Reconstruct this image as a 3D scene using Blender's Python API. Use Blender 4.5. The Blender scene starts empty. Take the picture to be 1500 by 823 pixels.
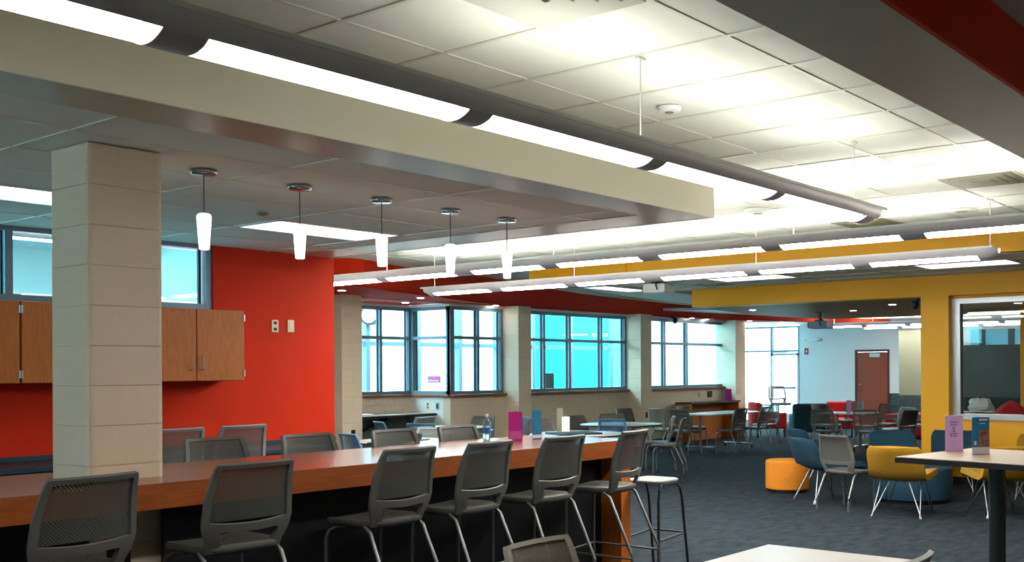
import bpy, bmesh, math, random
from mathutils import Vector, Matrix
random.seed(7)
PI = math.pi
SC = bpy.context.scene
COL = SC.collection

# ------------------------------------------------------------------ camera
CAM_H, YAW, ROLL, FPX = 1.62, 0.6423, -0.0051, 1560.3
cam_d = bpy.data.cameras.new('camera')
cam_d.sensor_width = 36.0
cam_d.lens = 36.0 * FPX / 1500.0
cam_d.shift_x = (750.0 - 919.0) / 1500.0
cam_d.shift_y = (540.9 - 411.5) / 1500.0
cam_d.clip_start, cam_d.clip_end = 0.05, 200
cam = bpy.data.objects.new('camera', cam_d)
COL.objects.link(cam)
_s, _c = math.sin(YAW), math.cos(YAW)
_R, _U, _F = Vector((_s, -_c, 0)), Vector((0, 0, 1)), Vector((_c, _s, 0))
_rx = math.cos(ROLL) * _R + math.sin(ROLL) * _U
_ux = -math.sin(ROLL) * _R + math.cos(ROLL) * _U
m = Matrix.Identity(4)
for i in range(3):
    m[i][0], m[i][1], m[i][2] = _rx[i], _ux[i], -_F[i]
m[0][3], m[1][3], m[2][3] = 0, 0, CAM_H
cam.matrix_world = m
SC.camera = cam

# ------------------------------------------------------------------ sky and exposure
W = bpy.data.worlds.new('overcast_sky')
SC.world = W
W.use_nodes = True
_bg = W.node_tree.nodes['Background']
_bg.inputs[0].default_value = (0.62, 0.92, 1.0, 1)
_bg.inputs[1].default_value = 7.0
SC.view_settings.view_transform = 'Standard'
SC.view_settings.look = 'None'
SC.view_settings.exposure = 1.2
SC.view_settings.gamma = 1.0
SC.view_settings.use_curve_mapping = False
LENS, LENS_A, UPL, UPL2, PANEL = 26.0, 8.0, 8.5, 22.0, 1.3        # radiance of the lamp lenses, their up-light strips, the ceiling panels
DOWN = 30.0

# ------------------------------------------------------------------ materials
def lin(c):
    return tuple(((x / 12.92) if x <= .04045 else ((x + .055) / 1.055) ** 2.4) for x in c)

def mat(name, col, rough=.6, metal=0., var=.0, vscale=8., bump=0., bscale=60., spec=.5, stretch=None, coat=0., trans=0., ior=1.45):
    M = bpy.data.materials.new(name)
    M.use_nodes = True
    nt = M.node_tree
    b = nt.nodes['Principled BSDF']
    c = lin(col) + (1,)
    b.inputs['Base Color'].default_value = c
    b.inputs['Roughness'].default_value = rough
    b.inputs['Metallic'].default_value = metal
    b.inputs['Specular IOR Level'].default_value = spec
    b.inputs['IOR'].default_value = ior
    if coat: b.inputs['Coat Weight'].default_value = coat
    if trans: b.inputs['Transmission Weight'].default_value = trans
    if var or bump:
        tc = nt.nodes.new('ShaderNodeTexCoord')
        mp = nt.nodes.new('ShaderNodeMapping')
        nt.links.new(tc.outputs['Object'], mp.inputs[0])
        if stretch: mp.inputs['Scale'].default_value = stretch
    if var:
        n = nt.nodes.new('ShaderNodeTexNoise')
        n.inputs['Scale'].default_value = vscale
        n.inputs['Detail'].default_value = 5
        nt.links.new(mp.outputs[0], n.inputs['Vector'])
        r = nt.nodes.new('ShaderNodeValToRGB')
        r.color_ramp.elements[0].position, r.color_ramp.elements[1].position = .3, .7
        r.color_ramp.elements[0].color = tuple(x * (1 - var) for x in c[:3]) + (1,)
        r.color_ramp.elements[1].color = tuple(min(1, x * (1 + var)) for x in c[:3]) + (1,)
        nt.links.new(n.outputs['Fac'], r.inputs[0])
        nt.links.new(r.outputs[0], b.inputs['Base Color'])
    if bump:
        n2 = nt.nodes.new('ShaderNodeTexNoise')
        n2.inputs['Scale'].default_value = bscale
        n2.inputs['Detail'].default_value = 4
        nt.links.new(mp.outputs[0], n2.inputs['Vector'])
        bp = nt.nodes.new('ShaderNodeBump')
        bp.inputs['Strength'].default_value = bump
        bp.inputs['Distance'].default_value = .01
        nt.links.new(n2.outputs['Fac'], bp.inputs['Height'])
        nt.links.new(bp.outputs[0], b.inputs['Normal'])
    return M

def emit(name, col, s):
    M = bpy.data.materials.new(name)
    M.use_nodes = True
    nt = M.node_tree
    nt.nodes.remove(nt.nodes['Principled BSDF'])
    e = nt.nodes.new('ShaderNodeEmission')
    e.inputs[0].default_value = col + (1,)
    e.inputs[1].default_value = s
    nt.links.new(e.outputs[0], nt.nodes['Material Output'].inputs[0])
    return M

def glass(name, col, gloss=.5):
    M = bpy.data.materials.new(name)
    M.use_nodes = True
    nt = M.node_tree
    nt.nodes.remove(nt.nodes['Principled BSDF'])
    t = nt.nodes.new('ShaderNodeBsdfTransparent')
    t.inputs[0].default_value = col + (1,)
    g = nt.nodes.new('ShaderNodeBsdfGlossy')
    g.inputs['Roughness'].default_value = .02
    lw = nt.nodes.new('ShaderNodeLayerWeight')
    lw.inputs['Blend'].default_value = .5
    pw = nt.nodes.new('ShaderNodeMath'); pw.operation = 'POWER'; pw.inputs[1].default_value = 5.
    nt.links.new(lw.outputs['Facing'], pw.inputs[0])
    mu = nt.nodes.new('ShaderNodeMath'); mu.operation = 'MULTIPLY_ADD'; mu.inputs[1].default_value = .9 * gloss; mu.inputs[2].default_value = .04 * gloss
    nt.links.new(pw.outputs[0], mu.inputs[0])
    mx = nt.nodes.new('ShaderNodeMixShader')
    nt.links.new(mu.outputs[0], mx.inputs[0])
    nt.links.new(t.outputs[0], mx.inputs[1])
    nt.links.new(g.outputs[0], mx.inputs[2])
    nt.links.new(mx.outputs[0], nt.nodes['Material Output'].inputs[0])
    return M

def mesh_fabric(name, col, per=.017, rad=.38):
    """perforated plastic back: staggered round holes let the background through"""
    M = mat(name, col, rough=.55)
    nt = M.node_tree
    L = nt.links
    b = nt.nodes['Principled BSDF']
    tc = nt.nodes.new('ShaderNodeTexCoord')
    sx = nt.nodes.new('ShaderNodeSeparateXYZ')
    L.new(tc.outputs['Object'], sx.inputs[0])
    def math_(op, a, v):
        n = nt.nodes.new('ShaderNodeMath'); n.operation = op
        if hasattr(a, 'links'): L.new(a, n.inputs[0])
        else: n.inputs[0].default_value = a
        if hasattr(v, 'links'): L.new(v, n.inputs[1])
        else: n.inputs[1].default_value = v
        return n.outputs[0]
    p = math_('ADD', sx.outputs['X'], sx.outputs['Z'])
    q = math_('SUBTRACT', sx.outputs['X'], sx.outputs['Z'])
    cells = []
    for a in (p, q):
        f = math_('FRACT', math_('DIVIDE', math_('ADD', a, 10.), per), 0)
        d = math_('SUBTRACT', f, .5)
        cells.append(math_('MULTIPLY', d, d))
    r2 = math_('ADD', cells[0], cells[1])
    hole = math_('LESS_THAN', r2, rad * rad)
    t = nt.nodes.new('ShaderNodeBsdfTransparent')
    mx = nt.nodes.new('ShaderNodeMixShader')
    L.new(hole, mx.inputs[0]); L.new(b.outputs[0], mx.inputs[1]); L.new(t.outputs[0], mx.inputs[2])
    L.new(mx.outputs[0], nt.nodes['Material Output'].inputs[0])
    return M

M = dict(
    cream=mat('cream_paint', (.95, .93, .83), .5, bump=.03, bscale=120),
    white=mat('white_paint', (.86, .88, .88), .6, bump=.03, bscale=120),
    tile=mat('ceiling_tile_board', (.87, .88, .85), .9, var=.05, vscale=180, bump=.15, bscale=220),
    tile_grey=mat('grey_ceiling_tile_board', (.72, .73, .69), .9, var=.04, vscale=180),
    grid=mat('white_grid_metal', (.82, .82, .78), .5),
    grid_dark=mat('joint_shadow_grey', (.45, .45, .43), .8),
    sheen=mat('satin_soffit_paint', (.74, .69, .60), .42, var=.05, vscale=2, spec=.5),
    red=mat('red_orange_paint', (.80, .165, .02), .65, bump=.03, bscale=90, spec=.2),
    red_matt=mat('matt_red_paint', (.80, .17, .09), .9, spec=.1),
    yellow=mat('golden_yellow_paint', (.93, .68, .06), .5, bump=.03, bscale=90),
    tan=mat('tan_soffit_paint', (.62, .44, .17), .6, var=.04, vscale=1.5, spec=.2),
    cmu=mat('painted_block', (.84, .78, .69), .65, bump=.25, bscale=160, var=.02, vscale=40),
    wood=mat('oak_laminate', (.60, .30, .10), .45, var=.22, vscale=6, stretch=(1, 14, 14)),
    wood_top=mat('oak_laminate_top', (.60, .33, .18), .22, var=.10, vscale=5, stretch=(1, 12, 12), spec=.6),
    wood_v=mat('oak_veneer_vertical', (.70, .39, .12), .45, var=.2, vscale=7, stretch=(14, 14, 1)),
    door=mat('cherry_door_veneer', (.55, .24, .11), .4, var=.12, vscale=4, stretch=(8, 8, 1)),
    maroon=mat('dark_red_door_frame', (.33, .13, .14), .5),
    sill=mat('brown_wood_sill', (.50, .29, .18), .4, var=.1, vscale=5, stretch=(1, 10, 10)),
    black=mat('black_panel', (.03, .035, .06), .6),
    teal=mat('dark_teal_laminate', (.05, .22, .27), .5),
    carpet=mat('blue_grey_carpet', (.165, .195, .22), .95, var=.38, vscale=5, bump=.5, bscale=300, stretch=(1, 2.2, 1), spec=.1),
    alu=mat('blue_grey_aluminium', (.40, .50, .56), .4, .3),
    alu_dark=mat('dark_window_gasket', (.07, .16, .20), .5),
    silver=mat('brushed_silver', (.72, .74, .75), .35, .8),
    chrome=mat('chrome_wire', (.60, .61, .62), .3, 1.),
    legm=mat('grey_metal_leg', (.50, .51, .51), .35, .7),
    darkleg=mat('dark_metal_leg', (.16, .18, .19), .4, .5),
    fixture=mat('grey_fixture_metal', (.82, .80, .83), .45, 0.),
    lip=mat('pale_fixture_lip', (.80, .81, .80), .4, .1),
    shell=mat('warm_grey_plastic', (.36, .36, .345), .5),
    shell_b=mat('blue_grey_plastic', (.30, .45, .56), .5),
    shell_l=mat('pale_grey_plastic', (.58, .59, .58), .5),
    shell_t=mat('taupe_plastic', (.56, .53, .48), .5),
    net=mesh_fabric('grey_perforated_back', (.32, .325, .31), rad=.34),
    net_b=mesh_fabric('blue_perforated_back', (.24, .40, .52)),
    net_l=mesh_fabric('pale_perforated_back', (.50, .51, .50)),
    net_t=mesh_fabric('taupe_perforated_back', (.46, .43, .39)),
    yfab=mat('mustard_upholstery', (.62, .46, .055), .9, var=.08, vscale=30, bump=.2, bscale=400),
    ofab=mat('orange_yellow_upholstery', (.80, .49, .07), .8, var=.05, vscale=20, bump=.15, bscale=400),
    bfab=mat('blue_upholstery', (.07, .23, .31), .9, var=.08, vscale=30, bump=.2, bscale=400),
    tfab=mat('dark_teal_upholstery', (.10, .24, .28), .85, var=.08, vscale=30, bump=.2, bscale=300),
    rfab=mat('red_upholstery', (.78, .12, .13), .8, var=.06, vscale=30, bump=.2, bscale=300),
    ttop=mat('pale_table_laminate', (.66, .65, .62), .3, spec=.5),
    ftop=mat('greyish_table_laminate', (.56, .54, .51), .3),
    ttan=mat('beige_table_laminate', (.54, .475, .38), .35, var=.05, vscale=60, spec=.5),
    edge=mat('black_table_edge', (.10, .11, .11), .5),
    post=mat('dark_grey_table_post', (.20, .23, .23), .5, .2),
    pink=mat('magenta_card', (.72, .12, .55), .6),
    lilac=mat('lilac_card', (.86, .66, .85), .6),
    bcard=mat('blue_card', (.12, .48, .66), .5, var=.25, vscale=30),
    wcard=mat('white_card', (.90, .90, .92), .6),
    ink=mat('grey_ink', (.35, .22, .38), .8),
    photo=mat('brown_and_cream_photo_print', (.55, .38, .30), .4, var=.9, vscale=55),
    marble=mat('dark_green_marble', (.13, .18, .18), .4, var=.5, vscale=14),
    olive=mat('olive_grey_paint', (.40, .41, .34), .6),
    gwall=mat('grey_green_paint', (.38, .42, .40), .6),
    blackplastic=mat('black_plastic', (.05, .055, .06), .4),
    offwhite=mat('offwhite_plastic', (.86, .82, .70), .4),
    pinksign=mat('pink_sign', (.80, .35, .62), .5),
    wpl=mat('white_plastic', (.88, .90, .90), .4),
    redpl=mat('red_plastic', (.72, .10, .12), .4),
    concrete=mat('pale_concrete', (.80, .81, .80), .8, var=.05, vscale=2),
    outwall=mat('white_render', (.93, .94, .94), .7),
    outgrey=mat('blue_grey_cladding', (.50, .62, .68), .6),
    aqua=mat('aqua_blue_cladding', (.40, .76, .86), .5),
    grille=mat('brown_grey_grille', (.50, .50, .42), .6),
    water=mat('clear_bottle_plastic', (.92, .96, .98), .08, trans=.9, ior=1.3),
    bluelabel=mat('blue_bottle_label', (.25, .45, .70), .5),
    lens=emit('lit_lamp_lens', (1., .95, .90), LENS),
    lens_a=emit('lit_front_lamp_lens', (1., .95, .90), LENS_A),
    upl=emit('lit_up_light', (1., .97, .86), UPL),
    upl2=emit('lit_bright_up_light', (1., .96, .84), UPL2),
    strip=emit('lit_strip_lens', (.9, .98, 1.), 14.0),
    rear_fill=emit('added_rear_fill', (1., .95, .88), 8.0),  # glow of the added fill panel behind the camera
    panel=emit('lit_ceiling_panel', (.95, .98, 1.), PANEL),
    pend=emit('lit_pendant_glass', (1., .93, .80), 1.6),
    spot=emit('lit_downlight', (1., .92, .82), DOWN),
    glass=glass('clear_window_glass', (.88, .98, 1.)),
    cyan=glass('cyan_tinted_glass', (.42, .92, .97)),
    sky_glass=glass('pale_cyan_glass', (.60, .96, 1.)),
    iglass=glass('interior_window_glass', (.92, .95, .94), .6),
)

# ------------------------------------------------------------------ mesh helpers
class MB:
    def __init__(s): s.v, s.f = [], []
    def add(s, vs, fs):
        o = len(s.v); s.v += [tuple(v) for v in vs]; s.f += [tuple(i + o for i in f) for f in fs]; return s
    def box(s, x0, x1, y0, y1, z0, z1):
        return s.add([(x0, y0, z0), (x1, y0, z0), (x1, y1, z0), (x0, y1, z0), (x0, y0, z1), (x1, y0, z1), (x1, y1, z1), (x0, y1, z1)],
                     [(0, 3, 2, 1), (4, 5, 6, 7), (0, 1, 5, 4), (1, 2, 6, 5), (2, 3, 7, 6), (3, 0, 4, 7)])
    def obox(s, c, d, rz=0, rx=0):
        R = Matrix.Rotation(rz, 3, 'Z') @ Matrix.Rotation(rx, 3, 'X')
        vs = []
        for k in ((-1, -1, -1), (1, -1, -1), (1, 1, -1), (-1, 1, -1), (-1, -1, 1), (1, -1, 1), (1, 1, 1), (-1, 1, 1)):
            vs.append(Vector(c) + R @ Vector((k[0] * d[0] / 2, k[1] * d[1] / 2, k[2] * d[2] / 2)))
        return s.add(vs, [(0, 3, 2, 1), (4, 5, 6, 7), (0, 1, 5, 4), (1, 2, 6, 5), (2, 3, 7, 6), (3, 0, 4, 7)])
    def prism(s, poly, z0, z1):
        n = len(poly)
        a = sum(poly[i][0] * poly[(i + 1) % n][1] - poly[(i + 1) % n][0] * poly[i][1] for i in range(n))
        if a < 0: poly = poly[::-1]
        vs = [(x, y, z0) for x, y in poly] + [(x, y, z1) for x, y in poly]
        fs = [tuple(range(n - 1, -1, -1)), tuple(range(n, 2 * n))]
        fs += [(i, (i + 1) % n, n + (i + 1) % n, n + i) for i in range(n)]
        return s.add(vs, fs)
    def tube(s, pts, r, n=8):
        pts = [Vector(p) for p in pts]
        rings = []
        up = Vector((0, 0, 1))
        for i, p in enumerate(pts):
            a = pts[max(0, i - 1)]; b = pts[min(len(pts) - 1, i + 1)]
            t = (b - a).normalized()
            u = t.cross(up) if abs(t.z) < .95 else t.cross(Vector((0, 1, 0)))
            u.normalize(); w = t.cross(u)
            k = 1.
            if 0 < i < len(pts) - 1:
                ca = (pts[i] - a).normalized().dot((b - pts[i]).normalized())
                k = 1. / max(.6, math.sqrt((1 + ca) / 2))
            rings.append([p + (u * math.cos(2 * PI * j / n) + w * math.sin(2 * PI * j / n)) * r * (k if 0 else 1) for j in range(n)])
        vs = [v for R in rings for v in R]
        fs = []
        for i in range(len(pts) - 1):
            for j in range(n):
                fs.append((i * n + j, (i + 1) * n + j, (i + 1) * n + (j + 1) % n, i * n + (j + 1) % n)[::-1])
        fs.append(tuple(range(n)))
        fs.append(tuple(range((len(pts) - 1) * n, len(pts) * n))[::-1])
        return s.add(vs, fs)
    def lathe(s, prof, n=24, c=(0, 0, 0), sx=1., sy=1.):
        vs, fs = [], []
        for r, z in prof:
            for j in range(n):
                a = 2 * PI * j / n
                vs.append((c[0] + r * sx * math.cos(a), c[1] + r * sy * math.sin(a), c[2] + z))
        for i in range(len(prof) - 1):
            for j in range(n):
                fs.append((i * n + j, i * n + (j + 1) % n, (i + 1) * n + (j + 1) % n, (i + 1) * n + j))
        fs.append(tuple(range(n - 1, -1, -1)))
        fs.append(tuple(range((len(prof) - 1) * n, len(prof) * n)))
        return s.add(vs, fs)
    def sheet(s, grid, thick):
        """grid[i][j] of points -> closed slab, thickness along local normals (both sides)"""
        ni, nj = len(grid), len(grid[0])
        g = [[Vector(p) for p in row] for row in grid]
        A, B = [], []
        for i in range(ni):
            for j in range(nj):
                di = g[min(i + 1, ni - 1)][j] - g[max(i - 1, 0)][j]
                dj = g[i][min(j + 1, nj - 1)] - g[i][max(j - 1, 0)]
                nrm = di.cross(dj).normalized()
                A.append(g[i][j] + nrm * thick / 2); B.append(g[i][j] - nrm * thick / 2)
        N = ni * nj
        fs = []
        ix = lambda i, j: i * nj + j
        for i in range(ni - 1):
            for j in range(nj - 1):
                fs.append((ix(i, j), ix(i + 1, j), ix(i + 1, j + 1), ix(i, j + 1)))
                fs.append((N + ix(i, j), N + ix(i, j + 1), N + ix(i + 1, j + 1), N + ix(i + 1, j)))
        for i in range(ni - 1):
            fs.append((ix(i, 0), N + ix(i, 0), N + ix(i + 1, 0), ix(i + 1, 0)))
            fs.append((ix(i, nj - 1), ix(i + 1, nj - 1), N + ix(i + 1, nj - 1), N + ix(i, nj - 1)))
        for j in range(nj - 1):
            fs.append((ix(0, j), ix(0, j + 1), N + ix(0, j + 1), N + ix(0, j)))
            fs.append((ix(ni - 1, j), N + ix(ni - 1, j), N + ix(ni - 1, j + 1), ix(ni - 1, j + 1)))
        return s.add(A + B, fs)
    def mesh(s, name, material, smooth=False, bevel=0., seg=2):
        me = bpy.data.meshes.new(name)
        me.from_pydata(s.v, [], s.f)
        bm = bmesh.new(); bm.from_mesh(me)
        bmesh.ops.recalc_face_normals(bm, faces=bm.faces)
        if bevel:
            ed = [e for e in bm.edges if len(e.link_faces) == 2 and e.calc_face_angle(0) > .6]
            bmesh.ops.bevel(bm, geom=ed, offset=bevel, segments=seg, affect='EDGES', profile=.5, clamp_overlap=True)
        if smooth:
            for f in bm.faces: f.smooth = True
            for e in bm.edges:
                if len(e.link_faces) == 2 and e.calc_face_angle(0) > .9: e.smooth = False
        bm.to_mesh(me); bm.free()
        if material: me.materials.append(material)
        return me
    def build(s, name, material, parent=None, loc=(0, 0, 0), rz=0, **k):
        return link(name, s.mesh(name, material, **k), parent, loc, rz)

def link(name, me, parent=None, loc=(0, 0, 0), rz=0):
    o = bpy.data.objects.new(name, me)
    COL.objects.link(o)
    o.location = loc
    o.rotation_euler = (0, 0, rz)
    if parent: o.parent = parent
    return o

def tag(o, label=None, cat=None, group=None, kind=None):
    if label: o['label'] = label
    if cat: o['category'] = cat
    if group: o['group'] = group
    if kind: o['kind'] = kind
    return o

def thing(name, label, cat, loc=(0, 0, 0), rz=0, group=None):
    o = bpy.data.objects.new(name, None)
    COL.objects.link(o)
    o.empty_display_size = .1
    o.location = loc
    o.rotation_euler = (0, 0, rz)
    return tag(o, label, cat, group)

def struct(name, mb, material, parent=None, **k):
    o = mb.build(name, material, parent, **k)
    if parent is None: o['kind'] = 'structure'
    return o

def copy_tree(o, parent=None):
    c = o.copy(); COL.objects.link(c)
    c.parent = parent
    for ch in list(o.children): copy_tree(ch, c)
    return c

def smooth_curve(pts, n=8):
    P = [Vector((p[0], p[1])) for p in pts]
    out = []
    for i in range(len(P) - 1):
        p0, p1, p2, p3 = P[max(0, i - 1)], P[i], P[i + 1], P[min(len(P) - 1, i + 2)]
        for k in range(n):
            t = k / n
            q = .5 * ((2 * p1) + (p2 - p0) * t + (2 * p0 - 5 * p1 + 4 * p2 - p3) * t * t + (3 * p1 - p0 - 3 * p2 + p3) * t ** 3)
            out.append((q.x, q.y))
    out.append((P[-1].x, P[-1].y))
    return out

B = lambda *a: MB().box(*a)

# ================================================================== SHELL
struct('floor', B(-3.2, 28.4, -4.2, 17.7, -.12, 0), M['carpet'])
struct('ceiling_slab', B(-3.2, 28.4, -4.2, 14.7, 3.24, 3.36).box(22.8, 28.4, 14.7, 17.7, 3.24, 3.36), M['white'])
struct('wall_rear', B(-3.2, 28.4, -4.2, -4.0, 0, 3.24), M['cream'])
wl = struct('wall_left', B(-3.2, -3, -4, 5.9, 0, 3.24).box(-3.2, -3, 8.2, 9.1, 0, 3.24).box(-3.2, -3, 9.1, 13.3, 0, .6).box(-3.2, -3, 5.9, 8.2, 0, .9).box(-3.2, -3, 5.9, 8.2, 2.1, 3.24), M['cream'])
struct('wall_far', B(28, 28.2, -4, 11.87, 0, 2.9).box(28, 28.2, 11.87, 12.9, 2.14, 2.9).box(28, 28.2, 12.9, 14.65, 0, 2.9), M['white'])
struct('wall_alcove', B(22.75, 22.9, 13.6, 17.5, 0, 2.95)
    .box(22.75, 28.2, 17.5, 17.65, 2.6, 2.95).box(22.75, 28.2, 17.5, 17.65, 0, .3), M['white'])

# ---- main ceiling: tiles and grid runners
ceil = struct('ceiling', B(-3, 12.1, 1.36, 12.9, 3.20, 3.238), M['grid_dark'])
_tcache = {}
def tile(parent, x0, x1, y0, y1, z, key='tile', th=.025):
    k = (round(x1 - x0, 3), round(y1 - y0, 3), key)
    if k not in _tcache:
        w, d = k[0], k[1]
        _tcache[k] = B(.006, w - .006, .006, d - .006, 0, th).mesh('ceiling_tile', M[key], bevel=.004, seg=1)
    return link('ceiling_tile', _tcache[k], parent, (x0, y0, z))
_rc = {}
def runner(parent, x0, x1, y0, y1, z):
    k = (round(x1 - x0, 3), round(y1 - y0, 3))
    if k not in _rc: _rc[k] = B(0, k[0], 0, k[1], 0, .012).mesh('grid_runner', M['grid'])
    return link('grid_runner', _rc[k], parent, (x0, y0, z))
CZ = 3.16
DX = .6076
xs = [3.62 + DX * k for k in range(-5, 15)]
xs = [x for x in xs if x < 12.05] + [12.1]
ys_main = [1.775, 2.585, 3.815, 5.045, 6.27, 7.5, 8.73, 9.95, 11.18, 12.4]
HOLES = {(3.0, 2.585): 1, (8.5, 2.585): 1, (10.3, 4.4): 1}
for i in range(len(xs) - 1):
    x0, x1 = xs[i], xs[i + 1]
    for j in range(len(ys_main) - 1):
        y0, y1 = ys_main[j], ys_main[j + 1]
        if y0 > 4.3 and x1 < 6.95 : continue
        if j == 2 and x1 < 6.95: y1 = 4.35
        cells = [(y0, y1)]
        if (j >= 1 and x0 > 5.9 and y1 - y0 > 1) or (j == 1 and abs(x0 - (3.62 - DX)) < .01) : cells = [(y0, (y0 + y1) / 2), ((y0 + y1) / 2, y1)]
        for (a, b) in cells:
            hole = (j == 1 and a < 2.6 and (abs(x0 - (3.62 - DX)) < .01 or abs(x0 - (3.62 + 8 * DX)) < .01)) or (abs(x0 - (3.62 + 11 * DX)) < .01 and abs(a - 4.43) < .02)
            if hole: continue
            grey = abs(x0 - (3.62 + 6 * DX)) < .01 and a < 2.6 and j == 1
            tile(ceil, x0, x1, a, b, CZ + .006, 'tile_grey' if grey else 'tile')
for y in ys_main[1:]:
    runner(ceil, .6 if y < 4.35 else 6.92, 12.1, y - .012, y + .012, CZ)
for x in xs[1:]:
    runner(ceil, x - .012, x + .012, 1.775, 4.35 if x < 6.95 else 12.4, CZ - .001)
for y in [(ys_main[j] + ys_main[j + 1]) / 2 for j in range(1, 8)]:
    runner(ceil, 6.92 if y > 4.35 else 6.05, 12.1, y - .012, y + .012, CZ - .0005)

# ---- right-hand bulkhead and the red bay above the camera
struct('bulkhead_right', B(-3, 12.1, 1.365, 1.775, 2.775, 3.235), M['sheen'])
struct('trim_1', B(-3, 12.1, 1.345, 1.365, 2.775, 3.235), M['red'])
struct('ceiling_rear', B(-3, 14.5, -4, 1.345, 3.05, 3.1), M['white'])
REAR_FILL = (5.4, 6.6, -1.6, -1.0)  # unseen fill panel, added to brighten the red strip of the bulkhead

# ---- dropped kitchen soffit
sof = struct('soffit_kitchen', MB().box(-3, 6.9, 4.35, 4.72, 2.775, 3.235).box(6.45, 6.9, 4.72, 8.94, 2.775, 3.235), M['sheen'])
struct('soffit_face', B(-3, 6.9, 4.335, 4.35, 2.772, 3.235), M['cream'], sof)
struct('soffit_end_face', B(6.9, 6.912, 4.335, 8.94, 2.772, 3.235), M['cream'], sof)
kc = struct('ceiling_kitchen', B(-3, 6.45, 4.72, 8.94, 2.815, 2.85), M['grid_dark'])
kx = [-1.17 + 1.22 * k for k in range(0, 7)] + [6.45]
ky = [4.72, 5.17, 5.78, 6.39, 7.0, 7.61, 8.22, 8.94]
for i in range(len(kx) - 1):
    for j in range(len(ky) - 1):
        if j == 4 and (abs(kx[i] - 4.93) < .02 or abs(kx[i] - 2.49) < .02): continue
        tile(kc, kx[i], kx[i + 1], ky[j], ky[j + 1], 2.779, 'tile')
for y in ky[1:-1]: runner(kc, -1, 6.45, y - .012, y + .012, 2.774)
for x in kx[1:-1]: runner(kc, x - .012, x + .012, 4.72, 8.94, 2.7735)

def troffer(x0, x1, y0, y1, z, label, pm='panel'):
    t = thing('ceiling_light_panel', label, 'ceiling light', ((x0 + x1) / 2, (y0 + y1) / 2, z), group='flat ceiling light panels')
    w, d = (x1 - x0) / 2, (y1 - y0) / 2
    f = MB().box(-w, w, -d, -d + .03, -.004, .03).box(-w, w, d - .03, d, -.004, .03).box(-w, -w + .03, -d, d, -.004, .03).box(w - .03, w, -d, d, -.004, .03)
    f.build('frame', M['lip'], t)
    B(-w + .03, w - .03, -d + .03, d - .03, .004, .012).build('diffuser', M[pm], t)
troffer(*REAR_FILL, 3.05, 'added fill light panel, unseen behind the camera on the right-hand side', 'rear_fill')
troffer(4.93, 6.15, 7.0, 7.61, 2.775, 'bright rectangular ceiling panel lamp behind the hanging cone pendants')
troffer(2.49, 3.71, 7.0, 7.61, 2.775, 'bright ceiling panel lamp at far left beside the block pillar')

# ---- floating blue-lit ceiling cloud and its border, yellow bulkheads
outer = smooth_curve([(12.1, 10.78), (12.52, 10.95), (13.43, 11.22), (14.31, 11.42), (16.03, 11.65), (17.77, 11.74), (19.5, 11.6)])
inner = smooth_curve([(12.1, 10.2), (12.72, 10.5), (13.88, 10.94), (15.57, 11.32), (17.36, 11.54), (19.5, 11.45)])
cl = struct('ceiling_cloud', MB().prism(outer + [(19.5, 9.9), (14.6, 9.6), (14.6, -4), (12.1, -4)], 2.935, 3.2), M['white'])
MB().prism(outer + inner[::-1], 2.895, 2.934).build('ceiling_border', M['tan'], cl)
MB().prism(inner + [(19.5, 10.4), (12.1, 9.85)], 2.9, 2.934).build('ceiling_board', M['tile'], cl)
cxs = [12.2, 12.8, 13.44, 14.05, 14.49]
cys = [0.9, 2.1, 3.3, 3.94, 5.14, 5.8, 7.02, 8.22, 9.0, 9.84]
for i in range(4):
    for j in range(len(cys) - 1):
        if i == 1 and j in (3, 6): continue
        tile(cl, cxs[i], cxs[i + 1], cys[j], cys[j + 1], 2.905, 'tile', .02)
for y in cys: runner(cl, 12.15, 14.49, y - .012, y + .012, 2.9)
for x in cxs[1:-1]: runner(cl, x - .012, x + .012, .9, 9.84, 2.8995)
troffer(12.8, 13.44, 7.02, 8.22, 2.9, 'bright ceiling panel lamp above the left end of the low yellow beam')
troffer(12.8, 13.44, 3.94, 5.14, 2.9, 'bright ceiling panel lamp above the yellow column at right')
troffer(12.85, 14.05, 10.0, 10.5, 2.893, 'bright ceiling panel lamp just behind the white projector')
struct('beam_yellow_upper', B(11.95, 12.1, -4, 8.9, 2.9, 3.2).box(11.97, 12.1, 8.9, 8.96, 2.9, 3.2).box(11.95, 12.1, 8.96, 10.78, 2.9, 3.2), M['yellow'])
struct('beam_yellow_lower', B(14.5, 14.8, -4, 9.53, 2.622, 2.935), M['yellow'])
so2 = smooth_curve([(14.8, 9.53), (15.85, 9.72), (17.2, 9.95), (18.33, 9.95), (19.4, 9.85), (19.9, 9.7)])
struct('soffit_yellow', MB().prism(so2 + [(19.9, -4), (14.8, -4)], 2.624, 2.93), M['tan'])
struct('ceiling_far', MB().prism([(19.9, -4), (28, -4), (28, 17.5), (22.9, 17.5), (22.9, 13.6), (19.0, 13.4), (19.9, 12)], 2.9, 2.95), M['white'])

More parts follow.
